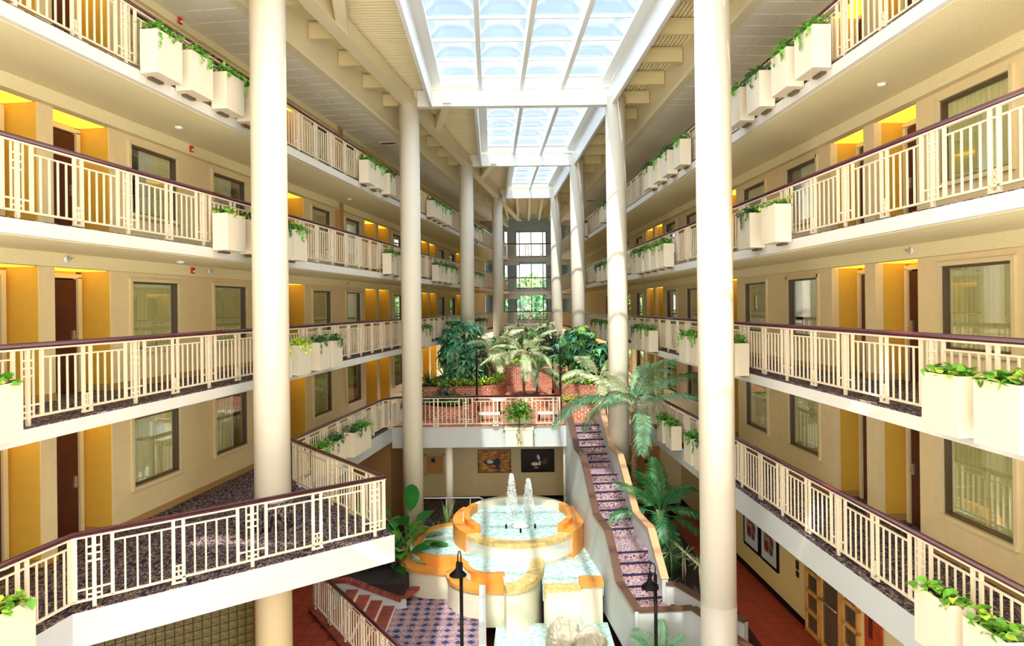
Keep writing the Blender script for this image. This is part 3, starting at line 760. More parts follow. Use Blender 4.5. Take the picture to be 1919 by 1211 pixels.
# pictures of ducks: flat printed shapes in thin frames
def ell(m, cx, cz, rx, rz_, y, rot=0.0, n=18):
    vs = []
    for i in range(n):
        a = 2*PI*i/n; x, z = rx*math.cos(a), rz_*math.sin(a)
        vs.append((cx+x*math.cos(rot)-z*math.sin(rot), y, cz+x*math.sin(rot)+z*math.cos(rot)))
    m.add(vs, [tuple(range(n))]); return m
pm = {k: mat('print_'+k, c, 0.5) for k, c in dict(rust=(196, 66, 30), white=(232, 224, 206), navy=(26, 30, 52), maroon=(110, 46, 36), gold=(226, 160, 60), tan=(196, 150, 90), blk=(20, 18, 18)).items()}
watergold = ramp_mat('print_golden_water', [(0.3, (60, 34, 14)), (0.5, (190, 120, 40)), (0.62, (236, 190, 110)), (0.75, (120, 74, 30))], 5, 'noise', 0.4, seed_vec=(0.8, 1, 5))
waterdark = ramp_mat('print_dark_water', [(0.3, (26, 18, 12)), (0.6, (50, 34, 22)), (0.8, (76, 58, 38))], 4, 'noise', 0.4, seed_vec=(0.6, 1, 6))
for cx, lb, bgm, kind in ((-0.75, 'framed picture of a red-headed duck on golden water', watergold, 0), (0.93, 'framed picture of a black and white duck on dark water', waterdark, 1)):
    t = thing('duck_picture', lb, 'picture', (cx, 26.97, 1.485), 0)
    fr = MB()
    for s in (-1, 1): fr.box((s*0.63, 0, 0), (0.03, 0.05, 0.88)); fr.box((0, 0, s*0.43), (1.29, 0.05, 0.03))
    fr.build('frame', M['door'] if kind == 0 else M['black'], t)
    MB().box((0, 0.01, 0), (1.23, 0.02, 0.83)).build('canvas', bgm, t)
    def pr(col, *a, **k): ell(MB(), *a, y=-0.004-0.001*pr.n, **k).build('printed_shape', pm[col], t); pr.n += 1
    pr.n = 0
    if kind == 0:
        pr('navy', -0.16, -0.05, 0.26, 0.10); pr('white', -0.17, -0.03, 0.13, 0.07); pr('navy', 0.12, -0.05, 0.12, 0.20); pr('rust', 0.12, 0.20, 0.13, 0.10); pr('gold', 0.02, 0.33, 0.14, 0.06); pr('rust', 0.26, 0.33, 0.22, 0.05); pr('maroon', 0.1, -0.28, 0.16, 0.05)
    else:
        pr('blk', -0.02, 0.02, 0.13, 0.14); pr('white', -0.10, -0.13, 0.15, 0.07); pr('blk', 0.0, 0.14, 0.12, 0.14); pr('white', 0.03, 0.13, 0.05, 0.11, rot=0.3); pr('white', 0.08, -0.10, 0.04, 0.10); pr('maroon', 0.26, -0.06, 0.12, 0.08, rot=0.3); pr('maroon', 0.32, 0.05, 0.08, 0.03); pr('tan', -0.06, -0.27, 0.10, 0.03)
# ramp rails behind the fountain
for xa, xb, lb in ((-3.4, -1.05, 'white tubular handrail behind the fountain, left'), (1.75, 2.7, 'white tubular handrail behind the fountain, right')):
    t = thing('ramp_handrail', lb, 'handrail', (xa, 23.95, 0), 0)
    L = xb-xa
    pts = [(0, 0, 0.9), (L-0.15, 0, 0.9), (L-0.04, 0, 0.86), (L, 0, 0.75), (L, 0, 0.0)] if xa < 0 else [(0, 0, 0.0), (0, 0, 0.75), (0.04, 0, 0.86), (0.15, 0, 0.9), (L, 0, 0.9)]
    MB().tube(pts, 0.03, 8).build('tube_rail', M['white'], t, True)
    for k in range(3): MB().tube([(L*(0.1+0.35*k), 0, 0), (L*(0.1+0.35*k), 0, 0.9)], 0.02, 6).build('post', M['white'], t, True)

# right ground-floor wall: prints, call panel, glazed doors
abst = ramp_mat('print_abstract', [(0.3, (30, 24, 24)), (0.45, (120, 52, 30)), (0.55, (190, 150, 110)), (0.62, (70, 84, 110)), (0.8, (60, 30, 20))], 3.5, 'noise', 0.4)
for i, (y0, lb) in enumerate(((19.15, 'large framed abstract print nearest the white column, dark frame'), (17.95, 'large framed abstract print nearest the glazed doors, dark frame'))):
    x, y = WR.p(y0, FAC+0.03); t = thing('framed_print', lb, 'picture', (x, y, 1.45), WR.rz)
    fr = MB()
    for s in (-1, 1): fr.box((0, s*0.52, 0), (0.05, 0.07, 1.5)); fr.box((0, 0, s*0.72), (0.05, 1.1, 0.07))
    fr.build('frame', M['black'], t); MB().box((0, 0, 0), (0.03, 0.98, 1.38)).build('mat_board', M['fascia_smooth'], t); MB().box((0.02, 0, 0.02), (0.01, 0.58, 0.95)).build('print', abst, t)
x, y = WR.p(16.35, FAC+0.02); t = thing('call_panel', 'small dark call panel left of the glazed doors', 'panel', (x, y, 1.2), WR.rz)
MB().box((0, 0, 0.1), (0.02, 0.13, 0.2)).build('upper_plate', M['sign'], t); MB().box((0, 0, -0.12), (0.02, 0.13, 0.14)).build('lower_plate', M['sign'], t)
def glazed(y0, y1, rows, nm, lb):
    x, y = WR.p((y0+y1)/2, FAC+0.03); t = thing(nm, lb, 'door', (x, y, 0), WR.rz, kind='structure'); W = y1-y0; H = 2.35
    fr = MB()
    for s in (-1, 1): fr.box((0, s*(W/2-0.04), H/2), (0.07, 0.08, H))
    for k in range(rows+1): fr.box((0, 0, 0.05+(H-0.1)*k/rows), (0.07, W, 0.08))
    fr.build('door_frame', M['oak'], t)
    for k in range(rows):
        MB().box((-0.01, 0, 0.05+(H-0.1)*(k+0.5)/rows), (0.02, W-0.14, (H-0.1)/rows-0.07)).build('pane', mat('bronze_glass%d' % k, (84, 70, 50), 0.08, spec=0.8), t)
    return t, W
glazed(15.22, 15.88, 5, 'door_202', 'oak sidelight with five stacked panes, left of the glass door')
t, W = glazed(14.30, 15.16, 1, 'door_203', 'glass door with long push bar on the right ground floor')
MB().tube([(0.08, -W/2+0.05, 1.05), (0.08, W/2-0.05, 1.05)], 0.02, 8).build('push_bar', M['chrome'], t, True)
glazed(13.60, 14.24, 5, 'door_204', 'oak sidelight with stacked panes, right of the glass door')
x, y = WR.p(13.1, FAC+0.03); t = thing('wall_panel', 'red wooden panel beside the oak sidelights', 'panel', (x, y, 1.35), WR.rz)
MB().box((0, 0, 0), (0.05, 0.55, 1.5)).build('panel_board', M['redpanel'], t); MB().box((0.03, -0.05, 0), (0.01, 0.12, 0.5)).build('dark_inlay', M['door'], t)
x, y = WR.p(12.2, FAC+0.03); struct(MB().box((0, 0, 1.4), (0.1, 0.9, 2.8)).build('trim_10', M['trim'], loc=(x, y, 0)), 'tan pilaster by the red panel', 'pilaster')

# glass block wall under the jutting walkway
gx, gy = -5.2, 13.75; gd = Vector((-1.29, -1.0, 0)).normalized(); ga = math.atan2(gd.y, gd.x)
t = thing('glass_block_wall', 'olive glass block wall beneath the jutting left walkway', 'wall', (gx, gy, 0), ga, kind='structure')
MB().box((1.92, -0.08, 1.44), (3.9, 0.06, 2.9)).build('joint_backing', M['joint'], t)
gb = MB(); gb.box((0, 0, 0), (0.148, 0.09, 0.148)); gb.box((0, 0.05, 0), (0.12, 0.02, 0.12)); gb.box((0, 0.062, 0), (0.07, 0.02, 0.07)); gb = gb.mesh('glass_block', M['block'])
cnt = 0
for i in range(24):
    for k in range(13, 1, -1):
        if cnt < 288: link('glass_block', gb, t, (0.08+0.16*i, 0, 0.1+0.16*k)); cnt += 1
struct(MB().box((-0.12, 0.15, 1.45), (0.2, 0.5, 2.9)).build('wall_end', mat('peach_wall', (214, 160, 104), 0.7)), 'peach end pier of the glass block wall', 'pier').parent = None
o = bpy.data.objects['wall_end']; o.location = (gx, gy, 0); o.rotation_euler = (0, 0, ga)

# ------------------------------------------------------------------ brick steps, curbs and lower railing at the left
SX = -4.5
t = thing('brick_steps', 'red brick steps down to the carpet plaza from the tiled floor', 'steps', (0, 0, 0), 0)
core = MB(); nb = 0
for k in range(4):
    x0 = SX + 0.32*k; zt = 0.0 - 0.15*k - 0.02
    ym = 17.2-(x0+0.16+5)*1.477+0.15
    core.prism([(x0, ym+0.2), (x0+0.32, ym-0.2), (x0+0.32, 18.55), (x0, 18.55)], -0.75, zt-0.03)
    y = 18.5; j = 0
    while y > ym and nb < 290:
        link('brick', brick_mesh(0.305, 0.068, 0.06, M['brickdark']), t, (x0+0.16, y, zt-0.03)); y -= 0.077; nb += 1
core.build('step_core', M['mortar'], t)
t = thing('brick_curb', 'sloping brick-capped curb beside the mulch bed and steps', 'curb', (0, 0, 0), 0)
path = [(-4.9, 18.7), (-4.5, 18.7), (-3.15, 18.7), (-2.95, 18.75)]; zt = [0.2, 0.16, -0.36, -0.36]
MB().wall(path, 0.16, -0.8, [z-0.03 for z in zt]).build('curb_wall', M['fascia_smooth'], t)
for i in range(26):
    u = i/25; x = -4.85+1.75*u; z = 0.16 if x < -4.5 else 0.16-0.52*(x+4.5)/1.4
    b = link('brick', brick_mesh(0.062, 0.24, 0.08, M['brickdark']), t, (x, 18.7, z)); b.rotation_euler = (0, 0.35 if x > -4.5 else 0, 0)
for i in range(9): link('brick', brick_mesh(0.24, 0.062, 0.08, M['brickdark']), t, (-3.02+0.03*i, 18.8+0.07*i, -0.34))
rp_ = [(-5.0, 17.2), (-1.75, 12.4)]
railing('lower_railing', 'cream railing with reddish handrail beside the brick steps at lower left', rp_, 0.08, 15.6, 0.1, group=None)
t = thing('brick_curb', 'low brick curb carrying the railing above the brick steps', 'curb', (0, 0, 0), 0)
dx, dy = 3.25, -4.8; L = math.hypot(dx, dy); a = math.atan2(dy, dx)
MB().wall(rp_, 0.2, -0.7, 0.02).build('curb_wall', M['brickdark'], t)
for i in range(74):
    u = i*0.078/L; link('brick', brick_mesh(0.066, 0.24, 0.07, M['brickdark']), t, (-5.0+dx*u, 17.2+dy*u, 0.05), a)

# ------------------------------------------------------------------ roof: beams, decks, skylights, ceiling tiles
ZB, ZT = 14.07, 14.72
def wx(w, Y, b=0): return w.p(Y, b)[0]
def lx(Y): return -4.57 + (Y-13.14)*0.1283
def rx(Y): return 3.85 - (Y-13.14)*0.038
BAYY = [4.0, 13.14, 22.86, 32.58, 42.30, 54.0]
SKL = {0: -3.55, 1: -2.35, 2: -1.15, 3: -0.05}   # left edge of each skylight at its near beam
NP = {0: 5, 1: 4, 2: 3, 3: 2}
def ibeam(m, p, q, w=0.16, h=0.36):
    p = Vector(p); q = Vector(q)
    m.bar(p+Vector((0, 0, h/2-0.015)), q+Vector((0, 0, h/2-0.015)), w, 0.03); m.bar(p-Vector((0, 0, h/2-0.015)), q-Vector((0, 0, h/2-0.015)), w, 0.03); m.bar(p, q, 0.04, h-0.04)
for i, Y in enumerate(BAYY[:5]):
    m = MB(); m.box(((lx(Y)+rx(Y))/2+0.2, Y, (ZB+ZT)/2-0.06), (rx(Y)-lx(Y)-0.2, 0.30, ZT-ZB-0.12))
    struct(m.build('trim_%d' % (11+i), M['white']), 'white cross beam over the atrium at the %s pair of columns' % ORD[i], 'beam')
    if i > 0 or True:
        t = thing('roof_beam', 'cream stub beam from the %s left column to the skylight' % ORD[i], 'beam', kind='structure', group='roof steelwork')
        m = MB(); ibeam(m, (lx(Y), Y+0.1, 14.5), (SKL.get(min(i, 3))-0.2, Y+0.1, 14.5), 0.2, 0.42); m.build('web_and_flanges', M['steel'], t)
for b in range(5):
    Y0, Y1 = BAYY[b], BAYY[b+1]
    # row beams
    m = MB(); m.bar((lx(Y0), Y0, 14.36), (lx(Y1), Y1, 14.36), 0.30, 0.44); m.bar((lx(Y0), Y0, 14.13), (lx(Y1), Y1, 14.13), 0.36, 0.04)
    t = thing('roof_beam', 'cream roof girder over the left column row, bay %s the camera' % ORD[b].replace('nearest', 'nearest to'), 'beam', kind='structure', group='roof steelwork'); m.build('web_and_flanges', M['steel'], t)
    if b < 4:
        yj = Y0+3.9; m = MB(); m.bar((lx(Y0)+1.3, Y0-0.3, 14.36), (lx(yj), yj, 14.36), 0.26, 0.44)
        t = thing('roof_beam', 'cream diagonal girder joining the left row girder, bay %s the camera' % ORD[b].replace('nearest', 'nearest to'), 'beam', kind='structure', group='roof steelwork'); m.build('web_and_flanges', M['steel'], t)
    # cross beams either side
    n = 5 if b < 4 else 6
    for k in range(n):
        Y = Y0 + (Y1-Y0)*(k+0.12)/n
        for w, f in ((WL, lx), (WR, rx)):
            m = MB(); xa = wx(w, Y, 0.05); xb = f(Y) + (0 if w is WL else -0.1)
            ibeam(m, (xa, Y, 14.40), (xb, Y, 14.40), 0.14, 0.40); SB = 1
            t = thing('roof_beam', 'short roof beam, %s in the %s bay of the %s side' % (ORD[k], ORD[b], w.name), 'beam', kind='structure', group='roof steelwork'); m.build('web_and_flanges', M['stub'], t)
    # corrugated deck: plate and ribs
    def deck(qa, qb, n, along, label):
        # qa, qb: two edges (p0,p1); ribs run from qa(t) to qb(t) or along
        m = MB()
        m.prism([qa[0], qb[0], qb[1], qa[1]], 14.74, 14.77)
        for i in range(n):
            u = (i+0.5)/n
            if along: p = [qa[0][j]+(qb[0][j]-qa[0][j])*u for j in (0, 1)]; q_ = [qa[1][j]+(qb[1][j]-qa[1][j])*u for j in (0, 1)]
            else: p = [qa[0][j]+(qa[1][j]-qa[0][j])*u for j in (0, 1)]; q_ = [qb[0][j]+(qb[1][j]-qb[0][j])*u for j in (0, 1)]
            m.bar((*p, 14.69), (*q_, 14.69), 0.075, 0.10)
        return struct(m.build('roof_deck', M['deck']), label, 'roof deck')
    deck((WL.p(Y0, 0.0), WL.p(Y1, 0.0)), ((lx(Y0), Y0), (lx(Y1), Y1)), 16, True, 'ribbed roof deck between left wing and column row, %s bay' % ORD[b])
    xr0, xr1 = rx(Y0)-0.05, rx(Y1)-0.05
    deck(((xr0, Y0), (xr1, Y1)), (WR.p(Y0, 0.0), WR.p(Y1, 0.0)), 12, True, 'ribbed roof deck between right skylight curb and right wing, %s bay' % ORD[b])
    if b < 4:
        s0 = SKL[b]; s1 = s0-0.25
        deck(((lx(Y0), Y0), (lx(Y1), Y1)), ((s0, Y0), (s1, Y1)), 62, False, 'ribbed roof deck left of the skylight, %s bay' % ORD[b])
    else:
        deck(((lx(Y0), Y0), (lx(Y1), Y1)), ((rx(Y0), Y0), (rx(Y1), Y1)), 40, False, 'ribbed roof deck beyond the last skylight')
        for k in range(5):
            m = MB(); xx = lx(Y0)+0.4+0.8*k; ibeam(m, (xx, Y0, 14.35), (xx+0.2, Y1, 14.35), 0.16, 0.4)
            t = thing('roof_beam', 'long roof beam beyond the last skylight, %s' % ['leftmost', 'second from left', 'middle', 'fourth from left', 'rightmost'][k], 'beam', kind='structure', group='roof steelwork'); m.build('web_and_flanges', M['steel'], t)

domes = {}
def dome_mesh(w, l):
    k = (round(w, 2), round(l, 2))
    if k in domes: return domes[k]
    m = MB(); N = 10; vs = []
    for i in range(N+1):
        for j in range(N+1):
            u = -1+2*i/N; v = -1+2*j/N
            hgt = 0.26*((1-abs(u)**3.2)*(1-abs(v)**3.2))**0.55
            vs.append((u*w/2, v*l/2, hgt))
    m.add(vs, [(i*(N+1)+j, (i+1)*(N+1)+j, (i+1)*(N+1)+j+1, i*(N+1)+j+1) for i in range(N) for j in range(N)])
    domes[k] = m.mesh('dome_pane', M['dome'], True); return domes[k]
for b in range(4):
    Y0, Y1 = BAYY[b]+0.15, BAYY[b+1]-0.15
    t = thing('window_%d' % (300+b), 'skylight of domed panes, %s the camera, %d panes wide' % (ORD[b].replace('nearest', 'nearest to'), NP[b]), 'skylight', (0, 0, 0), kind='structure')
    L0, L1 = SKL[b]+0.02, SKL[b]-0.25; R0, R1 = rx(Y0)-0.12, rx(Y1)-0.12
    def X(u, Y):
        f = (Y-Y0)/(Y1-Y0); a = L0+(L1-L0)*f; c = R0+(R1-R0)*f; return a+(c-a)*u
    m = MB()
    for u0 in (0, 1):
        sg = 1 if u0 == 0 else -1
        m.bar((X(u0, Y0), Y0-0.1, 14.45), (X(u0, Y1), Y1+0.1, 14.45), 0.10, 0.78)
        m.bar((X(u0, Y0)+sg*0.20, Y0, 14.90), (X(u0, Y1)+sg*0.20, Y1, 14.90), 0.30, 0.12)
    for Y in (Y0, Y1): m.box(((X(0, Y)+X(1, Y))/2, Y, 14.86), (X(1, Y)-X(0, Y), 0.12, 0.30))
    m.build('skylight_curb', M['white'], t)
    mm = MB(); np_ = NP[b]; ins = 0.30
    def XX(k, Y): a = X(0, Y)+ins; c = X(1, Y)-ins; return a+(c-a)*k/np_
    for k in range(1, np_):
        o = MB(); o.bar((XX(k, Y0), Y0, 14.80), (XX(k, Y1), Y1, 14.80), 0.13, 0.46); o.build('mullion', M['white'], t)
    nr = 6; cs = MB()
    for r_ in range(nr+1):
        Y = Y0+0.1+(Y1-Y0-0.2)*r_/nr; o = MB(); o.bar((X(0, Y)+0.1, Y, 15.0), (X(1, Y)-0.1, Y, 15.0), 0.06, 0.08, up=(0, 0, 1)); o.build('cross_bar', M['white'], t)
        if r_ < nr:
            Yc = Y+(Y1-Y0-0.2)/nr/2
            for k in range(np_):
                xa, xb = XX(k, Yc), XX(k+1, Yc)
                link('dome_pane', dome_mesh(xb-xa-0.05, (Y1-Y0-0.2)/nr-0.05), t, ((xa+xb)/2, Yc, 15.02), 0.03)
# ceiling over the top walkway: edge beam, backing and lay-in tiles
for w in (WL, WR):
    struct(MB().prism(w.quad(YS, YE, 0.02, -0.10), CEIL-0.05, 14.70).build('trim_%d' % (20 if w is WL else 21), M['steel']), 'cream fascia beam above the top walkway, %s wing' % w.name, 'beam')
    struct(MB().prism(w.quad(YS, YE, 0.10, 0.02), CEIL-0.05, CEIL+0.06).build('trim_%d' % (22 if w is WL else 23), M['steel']), 'thin lip under the fascia beam, %s wing' % w.name, 'beam')
    t = thing('ceiling_%s' % w.name, 'lay-in tile ceiling over the %s top walkway' % w.name, 'ceiling', (0, 0, 0), kind='structure')
    MB().prism(w.quad(YS, YE, -0.10, -1.8), CEIL+0.03, CEIL+0.05).build('ceiling_backing', M['base'], t)
    me = MB().box((0, 0, 0), (0.785, 0.58, 0.025)).mesh('ceiling_tile', M['tile']); y = 6.0; n = 0
    while y < 50 and n < 290:
        for b_ in (-0.51, -1.32):
            x_, y_ = w.p(y, b_); link('ceiling_tile', me, t, (x_, y_, CEIL+0.015), w.rz); n += 1
        y += 0.61

struct(MB().box((0, -6.0, 14.9), (26, 18, 0.3)).build('ceiling_front', M['steel']), 'roof over the entrance hall', 'roof')  # plate out of view, added to cut overhead light on the near parts

for lv in (3, 4):
    struct(MB().prism(WL.quad(23.35, 23.7, FAC+0.16, FAC), F[lv], F[lv]+2.44).build('trim_%d' % (30+lv), M['base']), 'brown pilaster between windows on the left %s' % LEVEL[lv], 'pilaster')

# ------------------------------------------------------------------ far end block
XE0, XE1 = -0.65, 3.25
for lv in (1, 2, 3, 4):
    z = F[lv]
    if lv > 1:
        m = MB(); m.box((1.3, 56.0, z-0.15), (9.0, 4.0, 0.30)); m.box((-0.35, 54.2, z-0.45), (1.9, 0.4, 0.35)); m.box((3.6, 54.2, z-0.45), (1.9, 0.4, 0.35))
        struct(m.build('floor_back', M['grey']), 'grey landing slab at the far end, %s level' % LEVEL[lv], 'floor')
        railing('landing_railing', 'dark steel railing across the far end landing, %s level' % LEVEL[lv], [(XE0, 54.0), (XE1, 54.0)], z, 0, 0.3, group='far landing railings', hm=M['darkrail'])
    # back wall with window
    m = MB(); zt = F[lv+1]-0.3 if lv < 4 else 15.0
    for x0, x1 in ((-4, -0.55), (-0.35, 0.36), (2.94, 7.0)): m.box(((x0+x1)/2, 58.1, (z+zt)/2), (x1-x0, 0.2, zt-z))
    for x0, x1 in ((-0.55, -0.35), (0.36, 2.94)): m.box(((x0+x1)/2, 58.1, z+0.15), (x1-x0, 0.2, 0.3)); m.box(((x0+x1)/2, 58.1, (z+2.42+zt)/2), (x1-x0, 0.2, zt-z-2.42))
    struct(m.build('wall_back', M['grey']), 'grey far end wall, %s level' % LEVEL[lv], 'wall')
    t = thing('window_%d' % (310+lv), 'big far end window onto trees, %s level' % LEVEL[lv], 'window', (1.65, 58.1, z), 0, kind='structure')
    fr = MB()
    for x in (-1.26, -0.98, 0, 0.98, 1.26): fr.box((x, 0, 1.36), (0.07, 0.12, 2.12))
    fr.box((0, 0, 0.33), (2.58, 0.12, 0.08)); fr.box((0, 0, 2.40), (2.58, 0.12, 0.08)); fr.build('window_frame', M['darkrail'], t)
    for xa, xb in ((-1.26, -0.98), (-0.98, 0), (0, 0.98), (0.98, 1.26)): MB().box(((xa+xb)/2, 0.02, 1.36), (xb-xa-0.07, 0.02, 2.0)).build('pane', M['glass'], t)
for x0, x1, lb in ((XE0-1.4, XE0-1.2, 'left'), (XE1+1.2, XE1+1.4, 'right')):
    struct(MB().box(((x0+x1)/2, 56.2, 9), (0.2, 4.0, 12)).build('wall_%s' % lb, M['grey']), 'grey %s side wall of the far end landings' % lb, 'wall')
struct(MB().box((1.3, 56.0, 14.9), (9, 4.6, 0.2)).build('ceiling_back', M['steel']), 'ceiling over the far end landings', 'ceiling')
# outside
struct(MB().box((0, 110, -0.4), (160, 104, 0.2)).build('ground_outside', M['lawn']), 'lawn outside the far windows', 'lawn')
def clump_mesh(n, rx_, rz_, L, W, mm, seed, name='foliage', shell=0.55):
    m = MB(); rr = random.Random(seed)
    for i in range(n):
        v = Vector((rr.gauss(0, 1), rr.gauss(0, 1), rr.gauss(0, 1))).normalized(); r_ = rr.uniform(shell, 1.0)
        p = (v.x*rx_*r_, v.y*rx_*r_, v.z*rz_*r_)
        leaf(m, p, (v.x+rr.gauss(0, 0.5), v.y+rr.gauss(0, 0.5), v.z*0.5+rr.gauss(-0.1, 0.5)), L*rr.uniform(0.7, 1.3), W*rr.uniform(0.7, 1.3))
    return m.mesh(name, mm)
TM = [clump_mesh(1500, 2.4, 2.6, 0.5, 0.34, mm, i) for i, mm in enumerate((M['tree'], M['bush']))]
tr = MB().tube([(0, 0, 0), (0.1, 0, 2), (0, 0.1, 4.5)], [0.3, 0.22, 0.12], 8).mesh('trunk', M['trunk'])
rr = random.Random(3)
for i in range(11):
    x = -14 + 3.2*i; y = 72 + (i % 3)*5; h = 6.0 if i not in (3, 7) else 7.5
    t = thing('garden_tree', 'leafy tree outside the far end windows, %s' % ['far left', 'second from left', 'third from left', 'tall, left of the opening', 'just left of centre', 'at centre', 'just right of centre', 'tall, right of the opening', 'third from right', 'second from right', 'far right'][i], 'tree', (x, y, -0.3), rr.uniform(0, 6), 'trees outside')
    link('trunk', tr, t); f = link('foliage', TM[i % 2], t, (0, 0, h), kind='stuff'); s = rr.uniform(1.2, 1.6); f.scale = (s, s, s*1.5)
    f = link('foliage', TM[(i+1) % 2], t, (0.5, 0.5, h-3.5), 1.0, kind='stuff'); f.scale = (1.1, 1.1, 1.1)

# ------------------------------------------------------------------ staircase
ST = Vector((2.45, 24.0)); sd_ = Vector((0.109, -1)).normalized(); sn = Vector((-sd_.y, sd_.x))  # sn: towards +X side
def sp_(s, b): v = ST + sd_*s + sn*b; return (v.x, v.y)
SWD = 0.50
t = thing('staircase', 'carpeted straight staircase with white parapets from garden to ground floor', 'stairs', (0, 0, 0))
RISE = 3.39/18; z = 3.39; s = 0.15; prof_pts = [(s, z)]
NOSE = mat('nosing_carpet', (44, 32, 66), 0.9)
def tread(s0, s1, z, nm='step'):
    m = MB(); m.prism([sp_(s0, -SWD), sp_(s1, -SWD), sp_(s1, SWD), sp_(s0, SWD)], z-RISE-0.12, z)
    o_ = m.build(nm, M['stair'], t)
    MB().bar((*sp_(s1-0.005, -SWD), z-0.02), (*sp_(s1-0.005, SWD), z-0.02), 0.035, 0.045).build('nosing', NOSE, o_)
tread(-0.35, 0.15, 3.39)
for n_, land in ((6, 0.95), (7, 1.35), (5, 0)):
    for k in range(n_):
        z -= RISE; last = k == n_-1
        d = land if last else 0.285
        if last and land == 0: d = 1.5
        if z > 0.05: tread(s, s+d, z, 'landing' if last else 'step')
        else: struct(MB().prism([sp_(s, -SWD), sp_(s+d, -SWD), sp_(s+d, SWD+0.6), sp_(s, SWD+0.6)], -0.3, 0.01).build('floor_landing', M['stair']), 'carpeted floor at the foot of the stairs', 'floor')
        s += d; prof_pts.append((s, z))
SEND = s
pp = [(-0.30, 3.39), (0.1, 3.39), (0.15+5*0.285, 3.39-6*RISE+0.05), (0.15+5*0.285+1.0, 2.26+0.02), (0.15+5*0.285+0.95+6*0.285, 0.94+0.05), (0.15+5*0.285+0.95+6*0.285+1.4, 0.94+0.02), (SEND-1.5, 0.03), (SEND+0.08, 0.0)]
for sgn, nm in ((-1, 'left'), (1, 'right')):
    b = sgn*(SWD+0.08)
    pq = pp if sgn < 0 else pp[:-1]
    path = [sp_(s_, b) for s_, _ in pq]; tops = [z_+0.56 for _, z_ in pq]
    MB().wall(path, 0.15, -0.75, tops).build('parapet', M['fascia_smooth'], t)
    m = MB()
    for i in range(len(path)-1): m.bar((*path[i], tops[i]+0.02), (*path[i+1], tops[i+1]+0.02), 0.20, 0.05)
    m.build('parapet_cap', M['cap'] if sgn < 0 else M['tancap'], t, label='%s wooden cap on the %s parapet' % ('brown' if sgn < 0 else 'light tan', nm))
# stair-foot parapets
fl = sp_(SEND+0.05, -SWD-0.08)
t = thing('parapet_wall', 'white parapet with dark cap in front of the stair foot, behind the lamp', 'parapet')
path = [fl, (4.05, fl[1]+0.1), (4.55, 15.0), (5.35, 13.5)]
MB().wall(path, 0.14, -0.75, [0.56, 0.56, 0.40, 0.20]).build('parapet', M['fascia_smooth'], t); m = MB()
zz = [0.58, 0.58, 0.42, 0.22]
for i in range(3): m.bar((*path[i], zz[i]), (*path[i+1], zz[i+1]), 0.2, 0.05)
m.build('parapet_cap', M['cap'], t)
t = thing('parapet_wall', 'white parapet with dark cap running right from the stair foot past the column', 'parapet')
fr_ = sp_(SEND-1.5, SWD+0.1)
path = [fr_, (fr_[0]+0.25, fr_[1]-0.05), (4.6, 16.3), (5.15, 15.5)]
MB().wall(path, 0.14, -0.75, [0.5, 0.5, 0.42, 0.38]).build('parapet', M['fascia_smooth'], t); m = MB(); zz = [0.52, 0.52, 0.44, 0.40]
for i in range(3): m.bar((*path[i], zz[i]), (*path[i+1], zz[i+1]), 0.2, 0.05)
m.build('parapet_cap', M['cap'], t)

# ------------------------------------------------------------------ fountain
t = thing('fountain', 'tiered round fountain with orange rims, stone weirs and turquoise pools', 'fountain', (0, 0, 0))
cx, cy = 0.13, 21.75
def arc(cx, cy, rx_, ry_, a0, a1, n):
    return [(cx+rx_*math.cos(math.radians(a0+(a1-a0)*i/n)), cy+ry_*math.sin(math.radians(a0+(a1-a0)*i/n))) for i in range(n+1)]
def sweep(nm, path, prof_, mm, lab=None, closed=False):
    """profile (offset, z) swept along a plan path"""
    k = len(path); vs = []; n = len(prof_)
    for i, (x, y) in enumerate(path):
        a = path[(i-1) % k] if closed else path[max(i-1, 0)]; b = path[(i+1) % k] if closed else path[min(i+1, k-1)]
        dx, dy = b[0]-a[0], b[1]-a[1]; L = math.hypot(dx, dy); nx, ny = dy/L, -dx/L
        for o, z in prof_: vs.append((x+nx*o, y+ny*o, z))
    fs = []
    for i in range(k if closed else k-1):
        for j in range(n):
            a = i*n+j; b = i*n+(j+1) % n; c = ((i+1) % k)*n+(j+1) % n; d = ((i+1) % k)*n+j
            fs.append((a, b, c, d))
    if not closed: fs += [tuple(range(n-1, -1, -1)), tuple(range((k-1)*n, k*n))]
    m = MB().add(vs, fs); o = m.build(nm, mm, t)
    if lab: o['label'] = lab
    return o
# upper pool (paths run anticlockwise; positive offset = outwards)
sweep('upper_basin', arc(cx, cy, 1.55, 1.85, 0, 350, 48), [(0.0, -0.7), (0.22, -0.7), (0.22, 0.78), (0.0, 0.78)], M['poolwall'], closed=True)
sweep('upper_rim', arc(cx, cy, 1.55, 1.85, -12, 192, 30), [(0.0, 0.75), (0.20, 0.75), (0.20, 1.02), (0.0, 1.02)], M['poolwall'])
for a0, a1, lb in ((150, 222, 'orange ledge at the left of the upper pool'), (-42, 30, 'orange ledge at the right of the upper pool')):
    sweep('side_ledge', arc(cx, cy, 1.55, 1.85, a0, a1, 16), [(0.16, -0.6), (0.50, -0.6), (0.50, 0.90), (0.16, 0.90)], M['orange'], lb)
    sweep('side_curb', arc(cx, cy, 1.55, 1.85, a0, a1, 16), [(-0.02, 0.6), (0.17, 0.6), (0.17, 1.06), (-0.02, 1.06)], M['orange'])
sweep('upper_weir', arc(cx, cy-0.05, 1.60, 1.95, 205, 335, 30), [(0.0, 0.70), (0.36, 0.70), (0.36, 0.84), (0.0, 0.84)], M['stone'], 'curved stone weir at the front of the upper pool')
sweep('weir_face', arc(cx, cy-0.05, 1.60, 1.95, 205, 335, 30), [(0.0, -0.6), (0.24, -0.6), (0.24, 0.72), (0.0, 0.72)], M['poolwall'])
